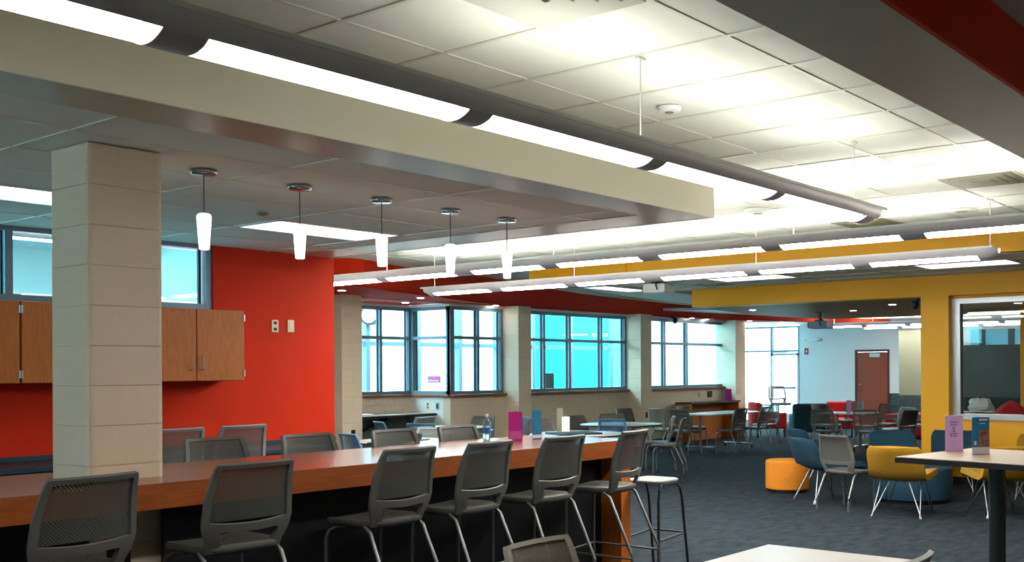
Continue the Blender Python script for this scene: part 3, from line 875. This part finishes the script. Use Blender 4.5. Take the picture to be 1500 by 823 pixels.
# wall counters at the windows
pc = thing('window_counter', 'dark counter with diagonal brace in the left window bay', 'counter', (11.75, 14.45, 0))
MB().prism([(-1.05, -.02), (1.08, -.02), (1.08, -.72), (-1.05, -.80)], .84, .875).build('countertop', M['edge'], pc)
MB().prism([(-1.05, -.03), (1.07, -.03), (1.07, -.71), (-1.05, -.79)], .875, .879).build('laminate', M['ttan'], pc)
MB().tube([(.1, -.6, .83), (-.45, -.05, .45)], .03).build('brace', M['blackplastic'], pc)
B(-1.05, 1.05, -.06, -.01, .1, .84).build('back_panel', M['gwall'], pc)
rc = thing('window_counter', 'wood-panelled counter under the rightmost window before the last pier', 'counter', (20.6, 13.40, 0))
B(-1.0, 1.1, -.5, -.06, .845, .88).build('countertop', M['edge'], rc)
B(-1.0, -.96, -.48, -.06, 0, .845).build('side_panel', M['wood_v'], rc)
B(-.96, 1.06, -.14, -.06, 0, .845).build('back_panel', M['wood_v'], rc)
B(1.02, 1.06, -.48, -.14, 0, .845).build('side_panel', M['wood_v'], rc)

# ================================================================== LOUNGE
def lounge_protos():
    prof = [(.40, .39), (.41, .42), (.37, .455), (.20, .45), (.0, .43), (-.12, .425), (-.20, .46), (-.245, .53), (-.285, .61), (-.325, .695), (-.35, .75), (-.357, .78)]
    g = []
    for k, (y, z) in enumerate(prof):
        w = .30 if 1 < k < 10 else (.285 if k in (1, 10) else .25)
        if k < 3: w -= .01
        row = []
        for j in range(9):
            u = -1 + j / 4
            back = max(0, min(1, (z - .48) / .2)) if k > 5 else 0
            row.append((u * w, y + .05 * u * u * back, z + .02 * u * u * (1 - back)))
        g.append(row)
    sh = MB().sheet(g, .07)
    me = sh.mesh('shell', None)
    bm = bmesh.new(); bm.from_mesh(me)
    ed = [e_ for e_ in bm.edges if len(e_.link_faces) == 2 and e_.calc_face_angle(0) > .9]
    bmesh.ops.bevel(bm, geom=ed, offset=.025, segments=3, affect='EDGES', profile=.6, clamp_overlap=True)
    for f_ in bm.faces: f_.smooth = True
    bm.to_mesh(me); bm.free()
    legs = []
    for sx in (-1, 1):
        for sy in (-1, 1):
            fx, fy = sx * .27, .27 * sy
            legs.append(MB().tube([(sx * .10, sy * .13, .40), (fx, fy - .012 * sy, .02), (fx, fy, .008), (fx - .01 * sx, fy + .004 * sy, .02), (sx * .22, .06 * sy, .41)], .0068).mesh('leg', None, smooth=True))
    return me, legs
LSH, LLEG = lounge_protos()
LMESH = {}
for fab in ('yfab', 'bfab'):
    c = LSH.copy(); c.materials.append(M[fab]); LMESH[fab] = c
for l in LLEG: l.materials.append(M['chrome'])
def lounge(x, y, deg, fab, label):
    a = math.radians(deg)
    t = thing('lounge_chair', label, 'chair', (x, y, 0), a - PI / 2, 'low upholstered chairs around the blue ottoman')
    link('shell', LMESH[fab], t)
    for l in LLEG: link('leg', l, t)
lounge(11.13, 4.57, 6, 'yfab', 'mustard yellow lounge chair with its back to the camera')
lounge(11.72, 3.70, 42, 'yfab', 'mustard yellow lounge chair half hidden behind the tall beige table')
lounge(11.80, 5.85, -36, 'bfab', 'blue lounge chair beside the orange ottoman, the nearer of two')
lounge(13.48, 6.80, -38, 'bfab', 'blue lounge chair behind the orange ottoman, the farther of two')
lounge(13.30, 5.58, 208, 'bfab', 'blue lounge chair left of the yellow column facing the camera')
lounge(13.74, 4.95, 196, 'bfab', 'blue lounge chair right of the yellow column behind the lilac card')
lounge(13.4, 3.75, 190, 'yfab', 'mustard lounge chair below the right window behind the blue card')
def ottoman(x, y, r, h, fab, label):
    t = thing('ottoman', label, 'ottoman', (x, y, 0))
    MB().lathe([(r - .03, .03), (r, .05), (r, h - .03), (r - .008, h - .01), (r - .03, h), (.01, h + .006)], 40).build('upholstery', M[fab], t, smooth=True)
    MB().lathe([(r - .02, .0), (r - .02, .03)], 32).build('plinth', M['blackplastic'], t, smooth=True)
ottoman(12.52, 6.72 + .02, .285, .42, 'ofab', 'orange yellow drum ottoman on the carpet')
ottoman(12.50, 5.02, .47, .42, 'bfab', 'large round blue ottoman amid the lounge chairs')

def armchair(x, y, deg, fab, label, w=.78, h=.82):
    a = math.radians(deg)
    t = thing('armchair', label, 'armchair', (x, y, 0), a - PI / 2)
    B(-w / 2 + .1, w / 2 - .1, -.25, .38, .2, .44).build('seat', M[fab], t, bevel=.04, seg=3)
    B(-w / 2, w / 2, -.40, -.24, .2, h).build('backrest', M[fab], t, bevel=.05, seg=3)
    for s in (-1, 1): B(min(s * w / 2, s * (w / 2 - .1)), max(s * w / 2, s * (w / 2 - .1)), -.24, .36, .2, .58).build('arm', M[fab], t, bevel=.03, seg=3)
    for sx in (-1, 1):
        for sy in (-.34, .32): MB().tube([(sx * (w / 2 - .06), sy, 0), (sx * (w / 2 - .06), sy, .2)], .022).build('leg', M['blackplastic'], t)
    return t
tl = armchair(21.65, 11.10, 35, 'tfab', 'dark teal upholstered armchair with a grip slot in its back', .8, .84)
B(-.08, .08, -.412, -.395, .70, .75).build('grip_slot', M['blackplastic'], tl)
armchair(22.45, 12.60, -45, 'rfab', 'red armchair beside the last window pier, maroon in the shade')
armchair(23.35, 11.15, 195, 'rfab', 'red armchair beyond the central table, behind the lilac card')
ro = thing('ottoman', 'red upholstered bench at the edge of the yellow column', 'ottoman', (23.6, 9.45, 0))
B(-.4, .4, -.55, .55, .06, .56).build('upholstery', M['rfab'], ro, bevel=.05, seg=3)
B(-.36, .36, -.5, .5, 0, .06).build('plinth', M['blackplastic'], ro)
tag(B(-.17, .17, -.25, .25, 0, .03).build('white_tray', M['wcard'], None, (23.55, 9.45, .562), bevel=.004), 'white tray lying on the red bench by the yellow column', 'tray')

# ================================================================== CARDS AND SMALL THINGS
def tent_card(x, y, z, w, d, h, deg, m1, label, name='table_card'):
    """three-sided folded paper card standing upright"""
    t = thing(name, label, 'card', (x, y, z + .001), math.radians(deg))
    MB().prism([(-w / 2, 0), (w / 2, 0), (w / 2, .003), (-w / 2, .003)], 0, h).build('front_panel', M[m1], t)
    MB().prism([(w / 2, .004), (.1 * w, d), (.1 * w - .003, d), (w / 2 - .003, .004)], 0, h).build('side_panel', M[m1], t)
    MB().prism([(-w / 2, .004), (.1 * w - .006, d), (.1 * w - .009, d), (-w / 2 + .003, .004)], 0, h).build('side_panel', M[m1], t)
    return t
VD = math.degrees(YAW)
pk = tent_card(6.11, 5.66, 1.067, .11, .08, .225, -36, 'pink', 'magenta folded card standing on the bar')
MB().box(-.05, .05, -.0016, -.0002, .015, .075).build('printed_band', M['pinksign'], pk)
b1 = tent_card(6.36, 5.66, 1.067, .085, .08, .225, -20, 'bcard', 'dark blue folded card standing on the bar beside the magenta one')
MB().box(-.04, .04, -.0016, -.0002, .01, .035).build('white_strip', M['wcard'], b1)
lp = tent_card(6.93, 2.49, 1.067, .115, .09, .235, -58, 'lilac', 'lilac card with dark writing on the tall beige table')
for k, (wd, zz) in enumerate([(.048, .188), (.05, .170), (.02, .150), (.012, .138), (.022, .126), (.055, .112), (.046, .098)]):
    x0 = -wd / 2
    n = max(2, int(wd / .008))
    mb = MB()
    for q in range(n):
        mb.box(x0 + wd * q / n, x0 + wd * (q + .75) / n, -.0016, -.0002, zz + .0015 * ((q * 7) % 3), zz + .008 - .001 * ((q * 5) % 3))
    mb.build('writing', M['ink'], lp)
b2 = tent_card(6.77, 2.26, 1.067, .115, .09, .235, -46, 'bcard', 'blue brochure card with a brown photo on the tall beige table')
MB().box(-.012, .056, -.0018, -.0002, .05, .155).build('photo', M['photo'], b2)
MB().box(-.057, .057, -.0018, -.0002, .002, .046).build('white_strip', M['wcard'], b2)
MB().box(-.01, .045, -.0018, -.0002, .215, .224).build('writing', M['wcard'], b2)
MB().box(-.01, .03, -.0018, -.0002, .195, .199).build('writing', M['wcard'], b2)
MB().box(-.045, -.03, -.0018, -.0002, .06, .085).build('writing', M['wcard'], b2)
tent_card(11.45, 9.65, .74, .11, .09, .22, -40, 'wcard', 'white folded card standing on the laptop table')
dk = tent_card(11.62, 9.9, .74, .09, .03, .33, -38, 'grille', 'narrow brown card leaning behind the white card')
tent_card(19.35, 9.05, .74, .10, .09, .25, -40, 'lilac', 'lilac card on the central table before the red armchair')
tent_card(21.3, 13.0, .88, .16, .12, .27, -40, 'pink', 'purple card on the wood-panelled counter by the last pier')
tent_card(11.0, 13.95, .88, .12, .1, .30, -40, 'lilac', 'mauve card on the dark window counter beside the left pier')
tag(MB().prism([(-.18, -.12), (.16, -.14), (.2, .1), (-.12, .13)], 0, .025).build('paper_stack', M['wcard'], None, (11.35, 13.95, .88)), 'white papers lying on the dark window counter', 'papers')
lt = thing('laptop', 'dark closed laptop lying on the pale round table beyond the bar', 'laptop', (11.2, 9.3, .741), math.radians(-25))
B(-.32, .32, -.24, .24, 0, .012).build('base', M['blackplastic'], lt, bevel=.003)
B(-.32, .32, -.24, .24, .013, .022).build('lid', M['tfab'], lt, bevel=.003)
bt = thing('water_bottle', 'clear water bottle standing on the bar', 'bottle', (6.14, 6.0, 1.068))
MB().lathe([(.028, 0), (.032, .01), (.032, .11), (.028, .135), (.013, .165), (.012, .18)], 20).build('body', M['water'], bt, smooth=True)
MB().lathe([(.0325, .045), (.0325, .095)], 20).build('label_wrap', M['bluelabel'], bt, smooth=True)
MB().lathe([(.015, .18), (.015, .2), (.01, .202)], 16).build('cap', M['wpl'], bt, smooth=True)
cd = thing('cable_tray', 'dark cluttered tray lying on the first round table by the red wall', 'tray', (8.85, 10.15, .742), .3)
B(-.4, .4, -.2, .2, 0, .012).build('base', M['blackplastic'], cd)
for k in range(9): B(-.38 + k * .088, -.33 + k * .088, -.16 + (k % 3) * .03, .05 + (k % 2) * .08, .012, .04 + .02 * (k % 3)).build('adapter', M['blackplastic' if k % 2 else 'tfab'], cd)

# ================================================================== LAMPS
def linear_fixture(name, origin, rz, length, gaps, wires, zc, label, up=None, um='upl2', lm='lens'):
    """suspended strip lamp: local x runs along it, origin at its start on the lip plane; gaps = lens ranges"""
    t = thing(name, label, 'hanging light', origin, rz, 'long suspended strip lamps')
    A_, Bz = .125, .095
    th = [math.radians(a) for a in (180, 190, 201, 212, 222)]
    th2 = [math.radians(a) for a in (318, 328, 339, 350, 360)]
    def sect(ths, x, k=1.): return [(x, -A_ * k * math.cos(q) * -1, Bz * k * math.sin(q)) for q in ths]
    def arc(x, ths, k): return [(x, A_ * k * math.cos(q), Bz * (.25 + .75 * k) * math.sin(q) if k < 1 else Bz * math.sin(q)) for q in ths]
    allth = [math.radians(180 + 180 * j / 20) for j in range(21)]
    xs_ = [(0, .35), (.02, .6), (.06, .85), (.11, 1.)] + [(length - .11, 1.), (length - .06, .85), (length - .02, .6), (length, .35)]
    body = MB()
    body.sheet([arc(x, th, k) for x, k in xs_], .006)
    body.sheet([arc(x, th2, k) for x, k in xs_], .006)
    lens_th = [math.radians(222 + 96 * j / 12) for j in range(13)]
    edges = [0.0] + [q for ab in gaps for q in ab] + [length]
    for a, b in zip(edges[0::2], edges[1::2]):
        if b - a < .01: continue
        pts = [a + (b - a) * j / 4 for j in range(5)]
        body.sheet([arc(x, lens_th, max(.35, min(1., .35 + 6 * min(x, length - x)))) for x in pts], .006)
    body.build('housing', M['fixture'], t, smooth=True)
    lip = MB().box(.02, length - .02, -A_ - .006, -A_ + .02, -.004, .014).box(.02, length - .02, A_ - .02, A_ + .006, -.004, .014)
    lip.build('lip', M['lip'], t)
    for a, b in gaps:
        # boat-shaped ends: the lens narrows at each end
        rows = []
        for j, (f, q) in enumerate([(0, .35), (.012, .6), (.03, .85), (.06, 1), (.5, 1), (.94, 1), (.97, .85), (.988, .6), (1, .35)]):
            rows.append([(a + (b - a) * f, A_ * .99 * math.cos(math.radians(270 + w * q)), Bz * .985 * math.sin(math.radians(270 + w * q))) for w in [-48 + 8 * i for i in range(13)]])
        MB().sheet(rows, .003).build('lens', M[lm], t, smooth=True)
        # housing corners around the rounded ends
        # reflector tray and up-light above each lens
    tr = MB().box(.1, length - .1, -A_ + .02, A_ - .02, -.03, -.024).build('tray', M['lip'], t)
    for a, b in (up if up is not None else gaps):
        MB().box(a + .05, b - .05, -.05, .05, -.02, -.006).build('up_light', M[um], t)
    w = MB()
    for x in wires:
        w.tube([(x, 0, -.02), (x, 0, zc - origin[2] - .012)], .0035, 6)
        w.box(x - .03, x + .03, -.012, .012, zc - origin[2] - .014, zc - origin[2] - .004)
    w.build('hanger', M['lip'], t)
    return t
GA = [(.53, 1.71), (1.86, 2.98), (3.11, 4.22), (4.34, 5.46), (5.56, 6.70)]
x0 = -1.95
linear_fixture('strip_lamp', (x0, 3.09, 2.71), 0, 6.98 - x0, [(-1.9 - x0, -.75 - x0), (-.65 - x0, .45 - x0)] + [(a - x0, b - x0) for a, b in GA], [-.7 - x0, 1.78 - x0, 4.25 - x0, 6.71 - x0], CZ,
               'long grey strip lamp running diagonally across the ceiling in front of the cream soffit', up=[(a - x0, b - x0) for a, b in GA[2:]], um='upl', lm='lens_a')
yA1 = 10.6
gA = [(10.45, 9.36), (9.20, 8.15), (7.88, 6.93), (6.72, 5.74), (5.51, 4.46), (4.28, 3.24), (3.04, 2.0), (1.85, .8)]
linear_fixture('strip_lamp', (7.93, yA1, 2.71), -PI / 2, 10.0, [(yA1 - a, yA1 - b) for a, b in gA], [yA1 - q for q in (9.28, 6.83, 4.2, 1.9)], CZ,
               'long strip lamp crossing the room above the upper yellow beam')
yB1 = 10.66
gB = [(10.44, 9.44), (9.22, 8.19), (8.01, 7.06), (6.78, 5.72), (5.54, 4.50), (4.31, 3.26)]
linear_fixture('strip_lamp', (9.78, yB1, 2.705), -PI / 2, yB1 - 3.09, [(yB1 - a, yB1 - b) for a, b in gB], [yB1 - q for q in (10.5, 8.1, 5.62, 3.17)], CZ,
               'second long strip lamp farther back with its rounded end at right')
for k, (x, ya, yb) in enumerate([(24.2, 12.0, 6.5), (25.6, 11.6, 6.5)]):
    L_ = ya - yb
    linear_fixture('strip_lamp', (x, ya, 2.72), -PI / 2, L_, [(L_ * j / 5 + .1, L_ * (j + 1) / 5 - .05) for j in range(5)], [.3, L_ - .3], 2.9,
                   'thin strip lamp under the white ceiling before the far brown door, %s one' % ('nearer' if k == 0 else 'farther'))

for k, x in enumerate([3.44, 4.09, 4.74, 5.37, 5.96]):
    t = thing('pendant_lamp', ['glowing cone pendant nearest the block pillar, first of five', 'glowing cone pendant before the ceiling panel, second of five', 'glowing cone pendant in the middle of the row of five',
              'glowing cone pendant, fourth of five from the pillar', 'glowing cone pendant farthest from the pillar, last of five'][k], 'pendant light', (x, 5.6, 2.774), group='cone pendants over the bar')
    MB().lathe([(.066, -.026), (.072, -.02), (.072, -.004), (.068, 0)], 28).build('canopy', M['chrome'], t, smooth=True)
    MB().tube([(0, 0, -.026), (0, 0, -.25)], .003, 6).build('cord', M['darkleg'], t)
    MB().lathe([(.026, -.455), (.028, -.45), (.040, -.28), (.040, -.262), (.030, -.25), (.008, -.246)], 24).build('shade', M['pend'], t, smooth=True)

def downlight(x, y, z, label, grp):
    t = thing('downlight', label, 'downlight', (x, y, z), group=grp)
    MB().lathe([(.055, -.006), (.075, -.004), (.078, 0)], 24).build('ring', M['lip'], t, smooth=True)
    MB().lathe([(.005, -.0075), (.05, -.0075), (.054, -.0062)], 20).build('lamp', M['spot'], t, smooth=True)
for x, y, lb in [(9.8, 12.45, 'downlight under the red soffit at far left by the red wall'), (11.59, 12.77, 'downlight under the red soffit above the tinted corner window, nearer'),
                 (12.24, 13.86, 'downlight in the red soffit of the window bay'), (13.85, 13.30, 'downlight under the red soffit left of the second pier'),
                 (20.2, 13.28, 'downlight under the red soffit right of the small camera, left of two'), (20.9, 13.33, 'downlight under the red soffit right of the small camera, right of two'),
                 (22.3, 13.0, 'downlight under the pink end of the red soffit, left of two'), (23.4, 12.72, 'downlight under the pink end of the red soffit, right of two')]:
    downlight(x, y, 2.776, lb, 'downlights in the red soffit')
for x, y, lb in [(15.82, 9.16, 'downlight under the yellow beam at its left end'), (17.19, 7.95, 'downlight under the yellow beam right of the dark projector'),
                 (15.95, 6.71, 'downlight under the yellow beam left of the black dome camera'), (16.9, 5.05, 'downlight seen through the right window')]:
    downlight(x, y, 2.624, lb, 'downlights in the tan soffit')

# ---- ceiling fittings
def vent(x0, x1, y0, y1, z, label, m1='grille'):
    t = thing('ceiling_vent', label, 'vent', ((x0 + x1) / 2, (y0 + y1) / 2, z))
    w, d = (x1 - x0) / 2, (y1 - y0) / 2
    for k in range(4):
        s = 1 - k * .24; zz = -.004 - .005 * k
        a, b = w * s, d * s; q = .24 * w - .004
        MB().box(-a, a, -b, -b + q, zz, .03).box(-a, a, b - q, b, zz, .03).box(-a, -a + q, -b + q, b - q, zz, .03).box(a - q, a, -b + q, b - q, zz, .03).build('louvre', M[m1], t)
    B(-w, w, -d, d, .03, .036).build('backing', M['tile_grey'], t)
vent(3.02, 3.62, 2.60, 3.19, CZ, 'large square ceiling diffuser cut off by the top edge of the photo', 'tile_grey')
vent(8.49, 9.08, 2.60, 3.19, CZ, 'open square ceiling grille at the right edge of the photo')
vent(10.32, 10.9, 4.45, 5.03, CZ, 'brownish square ceiling diffuser at the right end of the first strip lamp')
vent(13.55, 13.95, 8.4, 8.9, 2.898, 'dark vent in the blue-lit ceiling beside the panel lamp', 'tile_grey')
def disc(name, x, y, z, r, h, label, cat, m1='wpl'):
    t = thing(name, label, cat, (x, y, z))
    MB().lathe([(r * .5, -h), (r * .9, -h * .8), (r, -h * .3), (r, 0)], 24).build('cover', M[m1], t, smooth=True)
    MB().lathe([(r * .1, -h - .004), (r * .35, -h - .003), (r * .4, -h)], 16).build('sensor', M['grille'], t, smooth=True)
disc('smoke_detector', 5.17, 3.55, CZ, .07, .03, 'small white detector on the ceiling by the first hanging wire', 'detector')
disc('ceiling_speaker', 9.02, 5.16, CZ, .13, .04, 'round white ceiling fitting between the two strip lamp ends', 'speaker')
disc('smoke_detector', 10.32, 3.62, CZ, .16, .012, 'flat pale disc on the ceiling above the right lamp end', 'detector', 'tile_grey')
disc('sprinkler', 4.62, 6.76, 2.774, .04, .02, 'small brown sprinkler cap beside the second pendant', 'sprinkler', 'grille')

# projectors and cameras
def projector(x, y, z, deg, ceilz, m1, m2, label):
    t = thing('projector', label, 'projector', (x, y, z), math.radians(deg))
    B(-.21, .21, -.17, .17, 0, .13).build('body', M[m1], t, bevel=.02, seg=3)
    MB().lathe([(.01, 0), (.05, 0), (.055, .03), (.045, .035)], 20).build('lens', M['blackplastic'], t, (.1, -.17, .065)).rotation_euler = (PI / 2, 0, 0)
    MB().box(-.10, .12, -.08, .08, .13, .16).box(-.03, .03, -.03, .03, .16, ceilz - z - .012).box(-.08, .08, -.08, .08, ceilz - z - .012, ceilz - z - .001).build('mount', M[m2], t)
    MB().tube([(.12, .02, .15), (.2, .04, .16), (.25, .05, .10), (.22, .06, .04)], .012).build('cable', M[m2], t)
projector(12.45, 8.75, 2.70, 195, 2.9, 'wpl', 'blackplastic', 'white projector hanging under the blue-lit ceiling')
projector(17.3, 8.62, 2.33, 190, 2.624, 'outgrey', 'blackplastic', 'dark projector hanging under the tan soffit before the white wall')
def dome(x, y, z, label):
    t = thing('security_camera', label, 'camera', (x, y, z))
    B(-.09, .09, -.06, .06, -.025, 0).build('bracket', M['blackplastic'], t)
    MB().lathe([(.01, -.15), (.035, -.14), (.055, -.10), (.055, -.03), (.05, -.025)], 18).build('dome', M['blackplastic'], t, smooth=True)
dome(14.98, 5.95, 2.624, 'black dome camera under the tan soffit beside the yellow column')
dome(19.55, 13.3, 2.776, 'small black camera under the red soffit before the right windows')

# ================================================================== WALL PLATES
plate('wall_outlet', 'dark outlet low on the left window pier', (10.48, 13.06, .66), 'outlet', m='blackplastic')
plate('wall_outlet', 'dark outlet low on the third window pier above the grey chair', (18.12, 13.06, .66), 'outlet', m='blackplastic')
plate('wall_outlet', 'left of two plates under the tinted corner window, cream', (12.85, 13.98, 1.0), 'outlet', rz=-PI / 2)
plate('wall_switch', 'right of two plates under the tinted corner window, grey', (12.85, 13.74, 1.0), 'switch', rz=-PI / 2, m='silver', m2='alu_dark')
plate('wall_switch', 'small grey plate under the rightmost window', (20.7, YW, 1.03), 'switch', m='silver', m2='alu')
plate('wall_outlet', 'wide black plate under the rightmost window', (21.15, YW, 1.03), 'outlet', m='blackplastic', w=.22, h=.15)
plate('wall_switch', 'white switch on the far white wall right of the bright glass door', (28, 14.42, 1.1), 'switch', rz=-PI / 2, m='wpl', m2='wpl')
fa = plate('fire_alarm', 'red fire alarm call point high on the far white wall', (28, 14.42, 2.12), 'fire alarm', rz=-PI / 2, m='redpl', m2='wpl', w=.13, h=.18)
el = thing('emergency_light', 'white twin-head emergency light on the far wall above the fire alarm', 'emergency light', (28, 14.2, 2.45), -PI / 2)
B(-.18, .18, -.08, -.001, -.05, .06).build('body', M['wpl'], el, bevel=.01)
for s in (-.24, .24): MB().lathe([(.02, -.05), (.06, -.04), (.06, 0), (.03, .02)], 14).build('lamp_head', M['wpl'], el, (s, -.06, .02), smooth=True)
ps = tag(B(0, .004, -.17, .17, 0, .12).build('window_sign', M['pinksign'], None, (12.855, 13.83, 1.40)), 'small pink sign stuck low on the tinted corner window', 'sign')
B(-.002, 0, -.12, .14, .03, .05).build('white_line', M['wcard'], ps)
wc = thing('wall_clock', 'round white clock with thick teal rim outside the leftmost window', 'clock', (13.88, 16.78, 2.72), math.radians(-62))
MB().lathe([(.15, -.13), (.20, -.13), (.20, .0), (.15, .0)], 32).build('rim', M['alu_dark'], wc, smooth=True).rotation_euler = (PI / 2, 0, 0)
MB().lathe([(.01, -.02), (.15, -.02), (.15, .0)], 32).build('face', M['outwall'], wc, (0, -.02, 0), smooth=True).rotation_euler = (PI / 2, 0, 0)
MB().tube([(0, .1, 0), (.13, .17, 0)], .02).build('bracket', M['teal'], wc)
tag(B(-.14, .14, -.1, .1, 0, 1.64).build('dark_cabinet', M['blackplastic'], None, (18.55, 16.2, -.099)), 'narrow dark cabinet outside the middle window bay', 'cabinet')

# ================================================================== FAR END: door, partition, yellow wall with window
dr = tag(thing('door_1', None, None, (28, 12.385, 0)), kind='structure')
B(-.012, .04, -.515, -.455, 0, 2.14).build('door_frame', M['maroon'], dr)
B(-.012, .04, .455, .515, 0, 2.14).build('door_frame', M['maroon'], dr)
B(-.012, .04, -.455, .455, 2.075, 2.14).build('door_frame', M['maroon'], dr)
df = B(.01, .05, -.452, .452, .01, 2.07).build('door_leaf', M['door'], dr)
MB().tube([(0.01, .37, 1.0), (-.05, .37, 1.0), (-.055, .26, 1.0)], .012).build('lever', M['chrome'], df)
MB().lathe([(.028, 0), (.03, .012), (.02, .016)], 16).build('lock', M['chrome'], df, (.01, .37, 1.16)).rotation_euler = (0, -PI / 2, 0)
B(-.06, .0, -.26, .05, 1.93, 2.03).build('door_closer', M['silver'], df)
struct('partition_olive', B(26, 26.15, 9.3, 10.77, .93, 2.58), M['olive'])
struct('wainscot', B(25.94, 26.15, 9.3, 10.95, 0, .92).box(27.96, 28, 9.0, 11.87, 0, .92), M['marble'])

yw = struct('wall_yellow', B(14.5, 14.8, 5.28, 5.68, 0, 2.622).box(14.66, 14.82, -4, 5.28, 0, .90).box(14.66, 14.82, -4, 5.28, 2.58, 2.622), M['yellow'])
struct('baseboard_yellow', B(14.49, 14.5, 5.28, 5.68, 0, .1).box(14.648, 14.66, -4, 5.28, 0, .1), M['blackplastic'])
w9 = bpy.data.objects.new('window_9', None); COL.objects.link(w9); w9['kind'] = 'structure'; w9.location = (14.66, 0, .9)
MB().box(-.02, .12, 5.17, 5.28, 0, 1.68).box(-.02, .12, 1.0, 5.17, 1.61, 1.68).box(-.04, .12, 1.0, 5.17, 0, .08).box(-.02, .12, 1., 1.08, .08, 1.61).build('frame', M['silver'], w9)
B(.02, .05, 5.155, 5.17, .08, 1.61).build('gasket', M['alu_dark'], w9)
B(.035, .042, 1.08, 5.155, .08, 1.61).build('pane', M['iglass'], w9)
struct('wall_yellow_inner', B(18, 18.15, 1.0, 5.35, 0, 2.62), M['yellow'])
gp = struct('partition_grey', B(24, 24.12, 4.5, 8.62, .95, 2.13), M['gwall'])
struct('wainscot_partition', B(23.95, 24.12, 4.5, 8.62, 0, .95), M['marble'])
fw = struct('high_window_far', B(27.97, 28, 4.6, 9.6, 2.15, 2.62), M['aqua'])
for k in range(7): B(27.94, 27.97, 4.7 + k * .75, 4.86 + k * .75, 2.15, 2.62).build('mullion', M['teal'], fw)
co = thing('copier_counter', 'dark counter behind the right window pane', 'counter', (17.3, 5.75, 0))
B(-.3, .3, -.35, .45, 0, .86).build('body', M['gwall'], co)
B(-.33, .33, -.4, .5, .86, .9).build('top', M['post'], co)
bg_ = MB()
pts = []
random.seed(3)
for i in range(5):
    row = []
    for j in range(9):
        a = 2 * PI * j / 8 if j < 8 else 0
        rr = (.15, .17, .16, .12, .03)[i] * (1 + .2 * math.sin(3 * a + i))
        row.append((rr * math.cos(a), rr * 1.2 * math.sin(a), (.0, .05, .12, .17, .19)[i] + .015 * math.sin(5 * a)))
    pts.append(row)
for i in range(4):
    for j in range(8):
        bg_.add([pts[i][j], pts[i][j + 1], pts[i + 1][j + 1], pts[i + 1][j]], [(0, 1, 2, 3)])
tag(bg_.build('paper_bag', M['wcard'], None, (17.25, 5.75, .93), smooth=True), 'crumpled white bag on the counter behind the right window', 'bag')
rj = thing('draped_jacket', 'bright red cloth draped over a seat behind the right window', 'jacket', (16.3, 4.98, 0))
g = []
for i in range(8):
    z = .60 + .075 * i
    row = []
    for j in range(17):
        a = 2 * PI * j / 16
        rr = (.30, .30, .29, .27, .25, .21, .14, .02)[i] * (1 + .09 * math.sin(4 * a + i * .6))
        row.append((rr * .7 * math.cos(a), rr * 1.1 * math.sin(a), z))
    g.append(row)
mb = MB()
for i in range(7):
    for j in range(16): mb.add([g[i][j], g[i][j + 1], g[i + 1][j + 1], g[i + 1][j]], [(0, 1, 2, 3)])
mb.build('cloth', M['rfab'], rj, smooth=True)
MB().tube([(0, 0, 0), (0, 0, .62)], .15, 16).build('seat_post', M['blackplastic'], rj)
